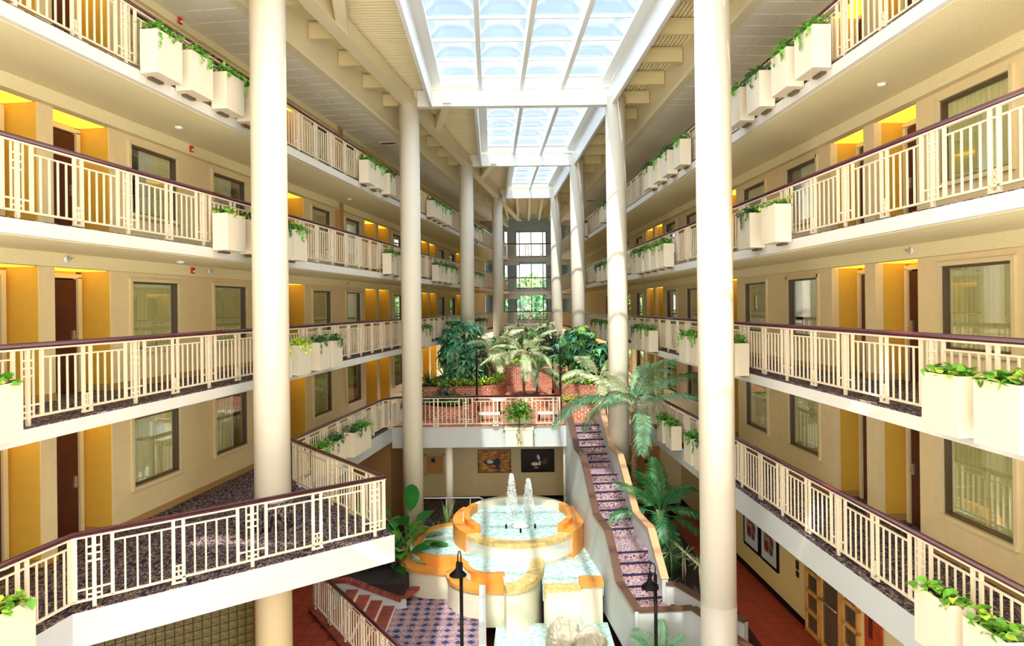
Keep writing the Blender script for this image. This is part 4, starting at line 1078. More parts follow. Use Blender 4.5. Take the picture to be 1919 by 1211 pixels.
MB().lathe([(1.56, 0.70), (1.56, 0.80)], 48, (cx, cy, 0), 1, 1.85/1.55).build('upper_water', M['water'], t, label='turquoise water of the upper pool')
# lower pools
lob = [(-0.9, 23.2), (-1.9, 23.35), (-2.75, 23.0), (-3.25, 22.2), (-3.45, 21.1), (-3.38, 20.1), (-3.0, 19.5), (-2.4, 19.25), (-1.86, 19.2), (-1.84, 18.9), (-1.6, 18.35), (-1.15, 18.0), (-0.65, 17.9), (-0.22, 17.95)]
def smooth(p, n=2):
    for _ in range(n):
        q_ = [p[0]]
        for a, b in zip(p[:-1], p[1:]): q_ += [(a[0]*0.75+b[0]*0.25, a[1]*0.75+b[1]*0.25), (a[0]*0.25+b[0]*0.75, a[1]*0.25+b[1]*0.75)]
        p = q_+[p[-1]]
    return p
l1 = smooth(lob[:9]); l2 = smooth(lob[8:])
lobs = l1+l2[1:]
sweep('lower_wall', lobs, [(-0.40, -0.8), (0.0, -0.8), (0.0, 0.10), (-0.40, 0.10)], M['poolwall'], 'white mosaic wall of the lower pools')
sweep('lower_ledge', lobs, [(-0.48, 0.08), (0.05, 0.08), (0.05, 0.17), (-0.48, 0.17)], M['orange'], 'wide orange ledge of the lower pools')
sweep('lower_curb', lobs, [(-0.58, 0.0), (-0.42, 0.0), (-0.42, 0.42), (-0.58, 0.42)], M['orange'], 'raised orange curb inside the ledge')
wp = smooth([(-0.22, 17.5), (0.2, 17.6), (0.55, 18.1), (0.78, 18.9), (0.82, 20.0)])
sweep('curved_weir', wp, [(-0.36, 0.22), (0.02, 0.22), (0.02, 0.38), (-0.36, 0.38)], M['stone'], 'curved stone weir between the lower pools')
sweep('curved_weir_wall', wp, [(-0.30, -1.1), (-0.02, -1.1), (-0.02, 0.23), (-0.30, 0.23)], M['poolwall'])
MB().box((1.22, 18.1, 0.10), (0.95, 0.42, 0.16)).build('straight_weir', M['stone'], t, label='straight stone weir of the right pool')
MB().box((1.22, 18.15, -0.55), (0.95, 0.30, 1.2)).build('straight_weir_wall', M['poolwall'], t)
MB().box((2.0, 18.25, 0.24), (0.62, 0.42, 0.14)).build('corner_ledge', M['orange'], t, label='orange ledge beside the stairs'); MB().box((2.0, 18.28, -0.45), (0.56, 0.36, 1.25)).build('corner_wall', M['poolwall'], t)
wpoly = [(x, y) for x, y in lobs]
wpoly = [( (-2.1 + (x+2.1)*0.78) if y > 19.2 else (x*0.8-0.15), (21.3+(y-21.3)*0.78) if y > 19.2 else y+0.45) for x, y in lobs]
MB().prism([(-0.9, 23.0)] + wpoly[2:] + [(-0.25, 17.7), (0.25, 17.8), (0.62, 18.5), (0.7, 20.2), (0.7, 21.5), (-0.5, 23.0)][:5], 0.10, 0.34).build('lower_water', M['water'], t, label='turquoise water of the left lower pool')
MB().prism([(0.72, 18.1), (1.7, 18.1), (2.35, 18.4), (2.3, 22.5), (0.72, 22.5)], -0.2, 0.14).build('right_water', M['water'], t, label='turquoise water of the right pool')
MB().prism([(-0.72, 10.0), (2.4, 10.0), (2.4, 18.1), (-0.5, 18.1)], -1.0, -0.78).build('catch_water', M['water'], t, label='pale water of the catch pool')
# falling water
ff = MB()
ff.add(*(lambda P: ([(x, y, z) for x, y in P for z in (0.72, 0.30)], [(2*i, 2*i+2, 2*i+3, 2*i+1) for i in range(len(P)-1)]))(arc(cx, cy-0.05, 1.99, 2.34, 215, 325, 24)))
ff.build('upper_fall', M['foam'], t)
ff = MB(); P_ = [(1.72-0.04*i, 17.86-0.004*i) for i in range(24)] + []
ff.add([(x, y, z) for x, y in P_ for z in (0.14, -0.78)], [(2*i, 2*i+2, 2*i+3, 2*i+1) for i in range(len(P_)-1)]); ff.build('front_fall', M['foam'], t)
# jets
for jx, jy, jh, lb in ((-0.08, 21.7, 1.45, 'taller water jet, left'), (0.45, 22.0, 1.22, 'shorter water jet, right')):
    m = MB(); rr = random.Random(int(jh*100))
    for i in range(1300):
        u = rr.random()**0.7; r_ = (0.05+0.19*(1-u)**0.7)*math.sqrt(rr.random()); a = rr.uniform(0, 2*PI); zz = 0.8+jh*u
        s_ = rr.uniform(0.004, 0.011); x_, y_ = jx+r_*math.cos(a), jy+r_*math.sin(a)
        m.add([(x_-s_, y_, zz), (x_, y_-s_, zz), (x_+s_, y_, zz), (x_, y_+s_, zz), (x_, y_, zz+2.6*s_), (x_, y_, zz-1.6*s_)], [(0, 1, 4), (1, 2, 4), (2, 3, 4), (3, 0, 4), (1, 0, 5), (2, 1, 5), (3, 2, 5), (0, 3, 5)])
    m.build('water_jet', M['drop'], t, kind='stuff', label=lb)
for px_, py_ in ((-0.25, 20.9), (0.62, 20.9), (0.18, 20.5)): MB().lathe([(0.03, 0.78), (0.03, 0.90), (0.012, 0.94)], 8, (px_, py_, 0)).build('nozzle', M['black'], t)
MB().lathe([(0.22, 0.80), (0.30, 0.83), (0.12, 0.9)], 16, (0.18, 21.1, 0)).build('bubbling_foam', M['drop'], t, True)
# barrier between the plaza and the catch pool
t = thing('barrier_wall', 'thin white barrier wall between carpet plaza and catch pool', 'barrier')
MB().wall([(-0.84, 17.8), (-0.70, 14.6), (-0.5, 10.0)], 0.12, -1.0, 0.30).build('wall_panel', M['white'], t); MB().bar((-0.84, 17.8, 0.33), (-0.70, 14.6, 0.33), 0.16, 0.05).build('coping', M['white'], t)
# rocks
from mathutils import noise as mnoise
def rock(x, y, z, s, seed, lb):
    rr = random.Random(seed); import bmesh
    bm = bmesh.new(); bmesh.ops.create_icosphere(bm, subdivisions=4, radius=1)
    for v in bm.verts:
        p_ = v.co*1.3+Vector((seed, seed*2, 0)); dist = mnoise.voronoi(p_)[0]
        d = 0.92 + 0.32*(dist[1]-dist[0]) + 0.12*mnoise.noise(v.co*5) + 0.05*mnoise.noise(v.co*12)
        v.co = Vector((v.co.x*s[0], v.co.y*s[1], v.co.z*s[2]))*d
    me = bpy.data.meshes.new('rock'); bm.to_mesh(me); bm.free(); me.materials.append(M['rock'])
    o = bpy.data.objects.new('rock', me); COL.objects.link(o); o.location = (x, y, z); tag(o, lb, 'rock', 'rocks in the catch pool')
rock(1.15, 16.6, -0.45, (0.42, 0.4, 0.45), 3, 'boulder in the catch pool, tall one below the stone weir')
rock(1.75, 16.3, -0.5, (0.38, 0.45, 0.4), 5, 'boulder in the catch pool against the stair wall')
rock(1.35, 15.2, -0.6, (0.50, 0.5, 0.42), 8, 'largest boulder in the catch pool, nearest the camera')
rock(2.05, 15.2, -0.6, (0.35, 0.4, 0.38), 11, 'boulder in the catch pool at the stair wall, near one')

# ------------------------------------------------------------------ lamps
def gooseneck(x, y, z, H, lb, r=0.035, side=-1, grp=None):
    t = thing('lamp_post', lb, 'lamp', (x, y, z), 0, grp)
    MB().lathe([(0.07, 0), (0.07, 0.15), (r, 0.2), (r, H-0.25)], 12).build('pole', M['black'], t, True)
    hk = [(0, 0, H-0.27)] + [(side*0.09*(1-math.cos(a)), 0, H-0.12+0.10*math.sin(a)) for a in [PI*i/8 for i in range(9)]] + [(side*0.18, 0, H-0.25)]
    MB().tube(hk, 0.012, 6).build('hook', M['black'], t, True)
    MB().lathe([(0.015, 0), (0.035, -0.01), (0.045, -0.14), (0.07, -0.17), (0.17, -0.26), (0.175, -0.28), (0.15, -0.275)], 20, (side*0.18, 0, H-0.22)).build('lamp_shade', M['black'], t, True)
    MB().lathe([(0.03, -0.3), (0.045, -0.26), (0.03, -0.22)], 10, (side*0.18, 0, H-0.22)).build('bulb', M['white'], t, True)
    return t
gooseneck(-1.08, 13.9, -0.6, 3.22, 'black gooseneck lamp post before the carpet plaza', side=-0.35)
gooseneck(2.75, 13.6, -0.6, 3.05, 'black gooseneck lamp post before the stair foot', side=-0.6)
gooseneck(-1.42, 27.3, F[1], 2.6, 'garden lamp post at left, before the curved brick wall', side=1, grp='garden lamp posts')
gooseneck(1.68, 24.6, F[1]-0.3, 3.2, 'garden lamp post beside the top of the stairs', side=-1, grp='garden lamp posts')
gooseneck(1.88, 32.5, F[1], 2.9, 'garden lamp post right of the path, second from the stairs', side=-1, grp='garden lamp posts')
gooseneck(1.72, 38.0, F[1], 2.9, 'garden lamp post right of the path, third from the stairs', side=-1, grp='garden lamp posts')
gooseneck(-0.62, 36.0, F[1], 2.9, 'garden lamp post left of the path, in front of far column', side=1, grp='garden lamp posts')

# ------------------------------------------------------------------ brick planters in the garden
def brick_planter(lb, path, H, mm, parts=False, closed=False, z=F[1]):
    t = thing('brick_planter', lb, 'planter', (0, 0, z), 0, 'curved brick planters')
    pts = [Vector(p) for p in path]
    if closed: pts.append(pts[0])
    seg = [(pts[i+1]-pts[i]).length for i in range(len(pts)-1)]; tot = sum(seg)
    def at(u):
        for i, s in enumerate(seg):
            if u <= s or i == len(seg)-1: d = (pts[i+1]-pts[i]).normalized(); return pts[i]+d*u, math.atan2(d.y, d.x)
            u -= s
    MB().wall([tuple(p) for p in pts], 0.17, 0, H-0.03).build('mortar_core', M['mortar'], t)
    bw, bh = 0.188, 0.056; m = MB(); rows = int((H-0.10)/0.075); ca = 0
    for r_ in range(rows):
        u = 0.05 + (0.105 if r_ % 2 else 0)
        while u < tot-0.05:
            p, a = at(u); m.box((p.x, p.y, 0.04+0.075*r_), (bw, 0.195, bh), a); u += 0.21
    m.build('brick_courses', mm, t, kind='stuff')
    u = 0.03; n = 0; cm = MB()
    while u < tot-0.02:
        p, a = at(u)
        if parts and n < 290: link('brick', brick_mesh(0.062, 0.23, 0.095, mm), t, (p.x, p.y, H-0.045), a)
        else: cm.box((p.x, p.y, H-0.045), (0.062, 0.23, 0.095), a)
        u += 0.072; n += 1
    if cm.v: cm.build('cap_course', mm, t, kind='stuff')
    return t
def soil_fill(t, poly, z): MB().prism(poly, 0, z).build('soil', M['soil'], t)
def cover(nm, lb, poly, z, n, mm, L=0.13, hgt=0.16, seed=1, grp='ground cover'):
    """ground cover leaves over a polygon"""
    rr = random.Random(seed); xs = [p[0] for p in poly]; ys = [p[1] for p in poly]; m = MB(); c = 0
    def inside(x, y):
        r_ = False; j = len(poly)-1
        for i in range(len(poly)):
            if (poly[i][1] > y) != (poly[j][1] > y) and x < (poly[j][0]-poly[i][0])*(y-poly[i][1])/(poly[j][1]-poly[i][1])+poly[i][0]: r_ = not r_
            j = i
        return r_
    tr_ = 0
    while c < n and tr_ < n*12:
        tr_ += 1; x, y = rr.uniform(min(xs), max(xs)), rr.uniform(min(ys), max(ys))
        if inside(x, y): leaf(m, (x, y, z+rr.uniform(0, hgt)), (rr.gauss(0, 1), rr.gauss(-0.3, 1), rr.uniform(0.0, 1.2)), L*rr.uniform(0.7, 1.3), L*0.6); c += 1
    o = m.build(nm, mm); tag(o, lb, 'plants', None, 'stuff'); return o
def circ(cx, cy, r_, a0=0, a1=360, n=28): return [(cx+r_*math.cos(math.radians(a0+(a1-a0)*i/n)), cy+r_*math.sin(math.radians(a0+(a1-a0)*i/n))) for i in range(n + (0 if a1-a0 == 360 else 1))]
c1 = circ(-2.42, 26.1, 0.98)
t = brick_planter('low round brick planter behind the garden railing, left', c1, 0.48, M['brick'], True, True); soil_fill(t, circ(-2.42, 26.1, 0.9), 0.40)
cover('ground_cover', 'leafy green plants filling the low round brick planter', circ(-2.42, 26.1, 0.88), F[1]+0.42, 420, M['vinedark'], 0.16, 0.3, 2)
cover('ground_cover', 'lime green leaves at the front of the low round planter', circ(-2.1, 25.75, 0.45), F[1]+0.45, 140, M['lime'], 0.13, 0.25, 3)
c2 = [(1.9, 27.2)] + circ(2.62, 25.95, 0.85, 180, 360, 16) + [(3.45, 27.2)]
t = brick_planter('low curved brick planter at the top of the stairs', c2, 0.50, M['brick'], True); soil_fill(t, c2, 0.42)
cover('ground_cover', 'bright green leaves in the planter above the stairs', c2, F[1]+0.44, 380, M['lime'], 0.13, 0.2, 4)
wl = smooth([(-4.3, 28.3), (-3.4, 28.7), (-2.4, 28.8), (-1.5, 28.75), (-0.85, 29.1), (-0.45, 30.0), (-0.35, 31.6), (-0.7, 33.6), (-1.6, 34.8)])
t = brick_planter('long curved brick planter wall left of the garden path', wl, 0.80, M['brick']); soil_fill(t, wl+[(-3.6, 34.8)], 0.70)
wr = smooth([(4.7, 28.2), (3.7, 28.6), (2.9, 28.8), (2.2, 29.3), (1.95, 30.3), (1.95, 31.6), (2.2, 33.6), (2.6, 34.8)])[::-1]
t = brick_planter('long curved brick planter wall right of the garden path', wr, 0.80, M['brick']); soil_fill(t, wr+[(4.2, 34.8)], 0.70)
bc = smooth([(-1.9, 37.0), (-0.8, 36.4), (0.4, 36.0), (1.6, 36.2), (2.9, 37.0)])
t = brick_planter('tall brick planter at the back of the garden', bc, 1.05, M['brick']); soil_fill(t, bc+[(2.6, 44), (-1.6, 44)], 0.95)
cover('ground_cover', 'lime ground cover behind the left curved brick wall', wl[6:28]+[(-1.5, 31.5), (-4.0, 30.0)], F[1]+0.76, 1200, M['lime'], 0.18, 0.26, 5)
cover('ground_cover', 'lime ground cover behind the right curved brick wall', wr[6:30]+[(4.4, 30.0), (3.0, 31.5)], F[1]+0.76, 1200, M['lime'], 0.18, 0.26, 6)
cover('ground_cover', 'lime ground cover on the back brick planter', bc+[(2.6, 38.6), (-1.5, 38.6)], F[1]+0.98, 600, M['lime'], 0.2, 0.2, 7)
# round central planter ring on the path
cc = circ(0.55, 28.6, 0.75)
t = brick_planter('small round brick planter around the central palm', cc, 0.50, M['brick'], False, True); soil_fill(t, circ(0.55, 28.6, 0.7), 0.42)

# benches
for x, lb in ((-0.85, 'white slab bench by the garden railing, left of the hanging box'), (1.25, 'white slab bench by the garden railing, right of the hanging box')):
    t = thing('garden_bench', lb, 'bench', (x, 24.9, F[1]), 0)
    MB().box((0, 0, 0.27), (0.75, 0.36, 0.06)).build('seat', M['white'], t)
    for s in (-1, 1): MB().box((s*0.3, 0, 0.12), (0.08, 0.30, 0.24)).build('leg', M['black'], t)
t = thing('round_table', 'small round white table by the left garden lamp post', 'table', (-0.55, 26.6, F[1]), 0)
MB().lathe([(0.30, 0.52), (0.32, 0.54), (0.32, 0.56), (0.30, 0.57)], 28).build('table_top', M['white'], t, True); MB().lathe([(0.22, 0), (0.22, 0.03), (0.04, 0.06), (0.04, 0.52)], 16).build('pedestal', M['black'], t, True)

# ------------------------------------------------------------------ plants
def frond(L, wd, droop, seed, nl=34, mm=None, rise=0.9):
    """palm frond along +X: arched rachis with hanging leaflets"""
    m = MB(); rr = random.Random(seed); pts = []
    for i in range(15):
        u = i/14; a = rise*0.6 - droop*1.9*u
        p = pts[-1] if pts else Vector((0, 0, 0)); pts.append(p + Vector((math.cos(a), 0, math.sin(a)))*(L/14 if i else 0))
    m.tube(pts, [0.014*(1-0.8*i/14)+0.003 for i in range(15)], 5)
    for i in range(nl):
        u = 0.18+0.82*i/nl; k = min(13, int(u*14)); p = pts[k].lerp(pts[k+1], u*14-k); d = (pts[k+1]-pts[k]).normalized()
        ll = wd*(math.sin(PI*(0.14+0.84*u))**0.6)*rr.uniform(0.8, 1.15)
        for s in (-1, 1):
            out = (Vector((0, s, 0))*0.9 + d*0.75 + Vector((0, 0, 0.05+rr.uniform(-0.1, 0.1)))).normalized()
            mid = p + out*ll*0.5; tip = p + out*ll*0.85 + Vector((0, 0, -0.42*ll)); w_ = 0.0105*L
            sd = d*w_*0.75
            m.add([tuple(p-sd*0.4), tuple(mid-sd), tuple(tip), tuple(mid+sd), tuple(p+sd*0.4)], [(0, 1, 3, 4), (1, 2, 3)])
    return m.mesh('frond', mm)
FR = {}
def fr_set(key, L, wd, mm):
    FR[key] = [frond(L, wd, d, i, 50, mm, r_) for i, (d, r_) in enumerate(((0.75, 0.6), (1.0, 0.8), (1.2, 0.6), (0.55, 0.5)))]
fr_set('big', 2.9, 0.70, M['palm']); fr_set('pale', 2.1, 0.5, M['palmpale']); fr_set('low', 2.1, 0.55, mat('deep_palm_leaf', (58, 122, 66), 0.4, island=0.35)); fr_set('small', 1.0, 0.30, M['palm'])
def palm(x, y, z, H, key, n, lb, lean=(0, 0), tr_=0.10, nm='palm_tree', el=(0.1, 1.15), az=None, sc=(0.75, 1.1), mixed=None):
    t = thing(nm, lb, 'palm', (x, y, z), 0)
    if H > 0.3:
        m = MB(); m.tube([(lean[0]*(u**1.5), lean[1]*u, H*u) for u in [i/10 for i in range(11)]], [tr_*(1.15-0.35*i/10) for i in range(11)], 10)
        for k in range(int(H/0.12)):
            u = k*0.12/H; m.lathe([(tr_*(1.2-0.35*u), 0), (tr_*(1.2-0.35*u), 0.025)], 10, (lean[0]*(u**1.5), lean[1]*u, k*0.12))
        m.build('trunk', M['trunk'], t, True)
        m = MB(); rr_ = random.Random(5)
        for k in range(16):
            a = rr_.uniform(0, 6.28); m.tube([(lean[0], lean[1], H-0.15), (lean[0]+0.12*math.cos(a), lean[1]+0.12*math.sin(a), H+0.18)], [0.05, 0.015], 5)
        m.build('crown_shaft', M['cane'], t)
    rr = random.Random(n*7+int(x*10))
    for i in range(n):
        a = (2.4*i + rr.uniform(-0.25, 0.25)) if az is None else az[i % len(az)]+rr.uniform(-0.2, 0.2)
        e_ = el[0]+(el[1]-el[0])*(i/(max(1, n-1)))
        kk = FR[key] if not mixed or i % 3 else FR[mixed]
        o = link('frond', kk[rr.randint(0, 3) if e_ < 0.8 else 3], t, (lean[0], lean[1], H+0.02)); s = rr.uniform(*sc)
        o.rotation_euler = (rr.uniform(-0.25, 0.25), -e_, a); o.scale = (s, s, s)
    return t
palm(3.75, 21.6, 0.0, 4.2, 'big', 13, 'tall palm with long arching fronds beside the right stair parapet', mixed='pale', el=(0.0, 1.1))
palm(3.15, 25.4, F[1], 1.35, 'pale', 9, 'pale green palm behind the stair top, before the second right column', el=(-0.1, 1.0), sc=(0.7, 0.95))
palm(0.45, 28.6, F[1]+0.4, 1.7, 'pale', 14, 'central garden palm with pale drooping fronds', tr_=0.05, el=(-0.35, 0.9), sc=(0.6, 0.95))
palm(-1.0, 30.0, F[1]+0.7, 1.45, 'pale', 9, 'pale palm at the corner of the left curved brick wall', tr_=0.05, el=(-0.4, 0.8), sc=(0.6, 0.9))
palm(1.0, 28.9, F[1]+0.4, 0.95, 'small', 14, 'short multi-frond palm beside the central garden palm', tr_=0.04, el=(-0.2, 1.0), sc=(0.9, 1.3))
palm(4.25, 20.2, 0.0, 1.35, 'low', 13, 'low green palm right of the stairs, under the tall palm', tr_=0.07, el=(-0.3, 1.2), sc=(0.75, 1.0))
palm(4.3, 23.0, 0.0, 1.2, 'low', 8, 'shaded palm before the tan door, right of the stairs', tr_=0.06, el=(0, 1.1), sc=(0.7, 0.9))
palm(3.05, 14.9, -0.6, 0.35, 'small', 12, 'small feathery palm before the stair-foot parapet, behind the lamp', tr_=0.04, el=(0.2, 1.2), sc=(0.8, 1.1))
palm(0.9, 40.0, F[1]+0.9, 1.2, 'pale', 10, 'pale palm on the back brick planter', tr_=0.05, el=(-0.1, 1.0), sc=(0.7, 1.0))

# umbrella tree (large hand-shaped leaves)
def hand_leaf(L, mm, seed):
    m = MB(); rr = random.Random(seed)
    for k in range(8):
        a = -2.5+5.0*k/7; leaf(m, (0, 0, 0), (math.cos(a), math.sin(a), -0.15), L*(1-0.25*abs(a)/2.5), L*0.34, 0.35, 0.1)
    return m.mesh('leaf_hand', mm)
HLF = [hand_leaf(0.46, M['schef'], 1), hand_leaf(0.46, mat('pale_umbrella_leaf', (150, 184, 132), 0.3, island=0.3), 2), hand_leaf(0.3, M['bushdark'], 3), hand_leaf(0.26, M['bush'], 4)]
def umbrella(x, y, z, H, rx_, n, lb, ms=(0, 0, 0, 1, 2), seed=1):
    t = thing('umbrella_tree', lb, 'tree', (x, y, z), 0); rr = random.Random(seed)
    m = MB()
    for k in range(5): m.tube([(0.1*math.cos(k), 0.1*math.sin(k), 0), (0.3*math.cos(k*1.3), 0.3*math.sin(k*1.3), H*0.45), (0.7*rx_*math.cos(k*1.7), 0.7*rx_*math.sin(k*1.7), H*0.85)], [0.045, 0.03, 0.012], 6)
    m.build('trunk', M['trunk'], t)
    for i in range(n):
        v = Vector((rr.gauss(0, 1), rr.gauss(-0.3, 1), rr.gauss(0.15, 1))).normalized(); r_ = rr.uniform(0.6, 1)
        zc = H*0.58; o = link('leaf_hand', HLF[ms[rr.randint(0, len(ms)-1)]], t, (v.x*rx_*r_, v.y*rx_*r_, zc+v.z*H*0.46*r_))
        o.rotation_euler = (rr.gauss(0, 0.4), 0.5-0.5*v.z+rr.gauss(0, 0.3), math.atan2(v.y, v.x)+rr.gauss(0, 0.5)); s = rr.uniform(0.8, 1.35); o.scale = (s, s, s)
umbrella(-2.25, 30.8, F[1]+0.6, 2.9, 0.95, 210, 'glossy umbrella tree in the left planter, tallest plant before the columns', seed=2)
umbrella(-1.9, 30.2, F[1]+0.6, 1.5, 0.8, 130, 'dark leafy shrub under the umbrella tree', (2, 2, 1, 0), seed=3)
umbrella(2.95, 30.8, F[1]+0.6, 2.5, 0.95, 200, 'leafy umbrella tree in the right planter behind the palms', (3, 0, 3, 2), seed=4)
umbrella(3.6, 30.0, F[1]+0.6, 1.9, 0.9, 150, 'dark umbrella shrub beside the second right column', (2, 3, 2, 0), seed=5)
# shrubs
def shrub(x, y, z, rx_, rz_, n, L, mm, lb, seed, grp=None):
    t = thing('leafy_shrub', lb, 'shrub', (x, y, z), 0, grp)
    m = MB()
    for k in range(4): m.tube([(0.04*k, 0, -rz_), (0.3*rx_*math.cos(k*1.9), 0.3*rx_*math.sin(k*1.9), 0.2)], [0.02, 0.008], 5)
    m.build('stem', M['trunk'], t)
    link('foliage', clump_mesh(n, rx_, rz_, L, L*0.45, mm, seed, shell=0.25), t, kind='stuff')
shrub(-1.0, 34.5, F[1]+1.6, 0.8, 1.0, 420, 0.28, M['bush'], 'bright shrub behind the left curved wall, before the far left column', 21)
shrub(-1.9, 34.0, F[1]+1.5, 0.8, 0.9, 420, 0.3, M['bushdark'], 'dark shrub at the back of the left planter', 22)
shrub(0.3, 41.0, F[1]+1.9, 1.2, 1.2, 600, 0.3, M['bush'], 'light green shrub on the back planter, centre', 23)
shrub(1.9, 40.0, F[1]+1.9, 1.0, 1.3, 600, 0.3, mat('olive_leaf', (128, 152, 72), 0.5, island=0.5), 'olive shrub on the back planter, right of centre', 24)
shrub(2.3, 38.6, F[1]+1.7, 0.7, 1.0, 400, 0.25, M['bushdark'], 'dark shrub by the far right column', 25)
shrub(-0.9, 39.5, F[1]+1.5, 0.8, 0.9, 420, 0.3, M['bush'], 'green shrub on the back planter, left', 26)
shrub(3.2, 29.7, F[1]+1.1, 0.8, 0.5, 300, 0.25, M['bush'], 'low bright shrub in the right planter', 27)
shrub(-2.6, 26.1, F[1]+0.75, 0.45, 0.35, 220, 0.2, M['bushdark'], 'dark shrub in the low round planter', 28)
shrub(-3.55, 20.1, 0.35, 0.4, 0.35, 160, 0.2, M['bushdark'], 'small dark shrub in the mulch bed beyond the brick curb', 29)
shrub(-3.75, 26.5, F[1]+0.5, 0.5, 0.5, 200, 0.3, M['bushdark'], 'dark shrub beside the second left column', 30)

def blade_plant(nm, cat, lb, x, y, z, n, L, wd, mm, spread=1.0, seed=1, stem=0.0, up=0.3, parts=True):
    """rosette of long narrow blades"""
    t = thing(nm, lb, cat, (x, y, z), 0); rr = random.Random(seed)
    if stem > 0: MB().tube([(0, 0, 0), (0.03, 0.02, stem*0.5), (0, 0, stem)], 0.022, 7).build('stem', M['cane'], t, True)
    b = MB(); k = 6; vs = []
    for i in range(k+1):
        u = i/k; w_ = wd*(0.35+0.65*math.sin(PI*min(1, u*0.9+0.12))) * (1 if u < 0.9 else 0.3)
        xx = L*(u*0.95); zz = -0.22*L*u*u*spread
        vs += [(xx, -w_/2, zz+0.2*w_), (xx, 0, zz), (xx, w_/2, zz+0.2*w_)]
    b.add(vs, [(3*i+j, 3*i+j+3, 3*i+j+4, 3*i+j+1) for i in range(k) for j in (0, 1)]); me = b.mesh('blade', mm)
    for i in range(n):
        o = link('leaf', me, t, (0, 0, stem)); e_ = rr.uniform(up, 1.45); s = rr.uniform(0.7, 1.1)
        o.rotation_euler = (rr.uniform(-0.3, 0.3), -e_, 2.4*i+rr.uniform(-0.3, 0.3)); o.scale = (s, s, s)
    return t
blade_plant('dracaena', 'dracaena', 'spiky dracaena on the left planter, left of the umbrella tree', -2.9, 29.3, F[1]+0.75, 46, 0.75, 0.05, mat('spiky_leaf', (92, 150, 104), 0.4, island=0.3), seed=1, stem=0.35, up=-0.3)
blade_plant('dracaena', 'dracaena', 'dark spiky dracaena beside the second left column', -3.55, 29.0, F[1]+0.75, 40, 0.65, 0.05, M['bushdark'], seed=2, stem=0.2, up=-0.3)
blade_plant('dracaena', 'dracaena', 'lime spiky dracaena between left planter and far columns', -0.95, 33.2, F[1]+0.75, 40, 0.8, 0.06, M['lime'], seed=3, stem=0.8, up=-0.2)
for i, (px_, py_, st) in enumerate(((4.25, 18.9, 0.75), (4.55, 18.6, 0.7), (4.75, 17.9, 0.85))):
    blade_plant('dracaena', 'dracaena', ['spiky dracaena on a bare cane by the right stair parapet, farthest one', 'spiky dracaena on a bare cane, middle of three by the right parapet', 'spiky dracaena on a bare cane nearest the near right column'][i], px_, py_, 0.0, 34, 0.42, 0.022, mat('thin_leaf%d' % i, (130, 150, 100), 0.45, island=0.3), seed=5+i, stem=st, up=-0.4)
blade_plant('snake_plant', 'snake plant', 'tall pale snake plant at the slim white post behind the fountain', -2.22, 22.9, 0.05, 9, 1.15, 0.085, M['snake'], spread=0.1, seed=9, up=1.25)
blade_plant('snake_plant', 'snake plant', 'dark snake plant at the stair wall before the boulders', 2.2, 14.2, -0.7, 12, 0.75, 0.06, mat('dark_sword_leaf', (54, 92, 46), 0.4, var=0.4, scale=30), spread=0.1, seed=10, up=1.15)
blade_plant('snake_plant', 'snake plant', 'yellow-edged sword plant at the near right column', 3.75, 14.3, -0.5, 12, 0.7, 0.05, M['lime'], spread=0.2, seed=11, up=0.9)
blade_plant('grass_tuft', 'grass', 'arching grass tuft right of the second left column base', -2.55, 22.7, 0.05, 60, 0.5, 0.02, M['bush'], seed=12, up=0.2)
blade_plant('grass_tuft', 'grass', 'low grass tuft behind the upper pool', -1.9, 23.2, 0.05, 40, 0.35, 0.02, M['vinedark'], seed=13, up=0.2)
blade_plant('fern', 'fern', 'green fern at the foot of the right stair parapet', 3.95, 18.2, 0.0, 50, 0.5, 0.04, M['vinedark'], seed=14, up=0.0)
blade_plant('fern', 'fern', 'green fern beside the right stair parapet, half way up', 3.75, 19.3, 0.0, 50, 0.6, 0.04, M['bush'], seed=15, up=0.0)
# broad-leaved plants left of the fountain
def broad(lb, x, y, z, specs, seed):
    t = thing('broadleaf_plant', lb, 'plant', (x, y, z), 0); rr = random.Random(seed)
    for a, e_, st, L, W, mm in specs:
        L *= 1.3; W *= 1.35; st *= 1.25
        b = MB(); k = 8; vs = []
        for i in range(k+1):
            u = i/k; w_ = W*math.sin(PI*min(1, u*0.93+0.04))**0.7 if 0 < u < 1 else 0.01
            zz = -0.25*L*u*u
            vs += [(L*u, -w_/2, zz+0.12*w_), (L*u, 0, zz), (L*u, w_/2, zz+0.12*w_)]
        b.add(vs, [(3*i+j, 3*i+j+3, 3*i+j+4, 3*i+j+1) for i in range(k) for j in (0, 1)])
        d = Vector((math.cos(a)*math.cos(e_), math.sin(a)*math.cos(e_), math.sin(e_)))
        p = d*st
        MB().tube([(0, 0, 0), tuple(p*0.5+Vector((0, 0, 0.03))), tuple(p)], [0.02, 0.014, 0.01], 6).build('stalk', M['vine'], t, True)
        o = b.build('leaf', mm, t, True); o.location = p; o.rotation_euler = (rr.uniform(-0.5, 0.5), -e_+0.35, a)
bl = mat('pale_broad_leaf', (120, 168, 84), 0.3, var=0.2, scale=8)
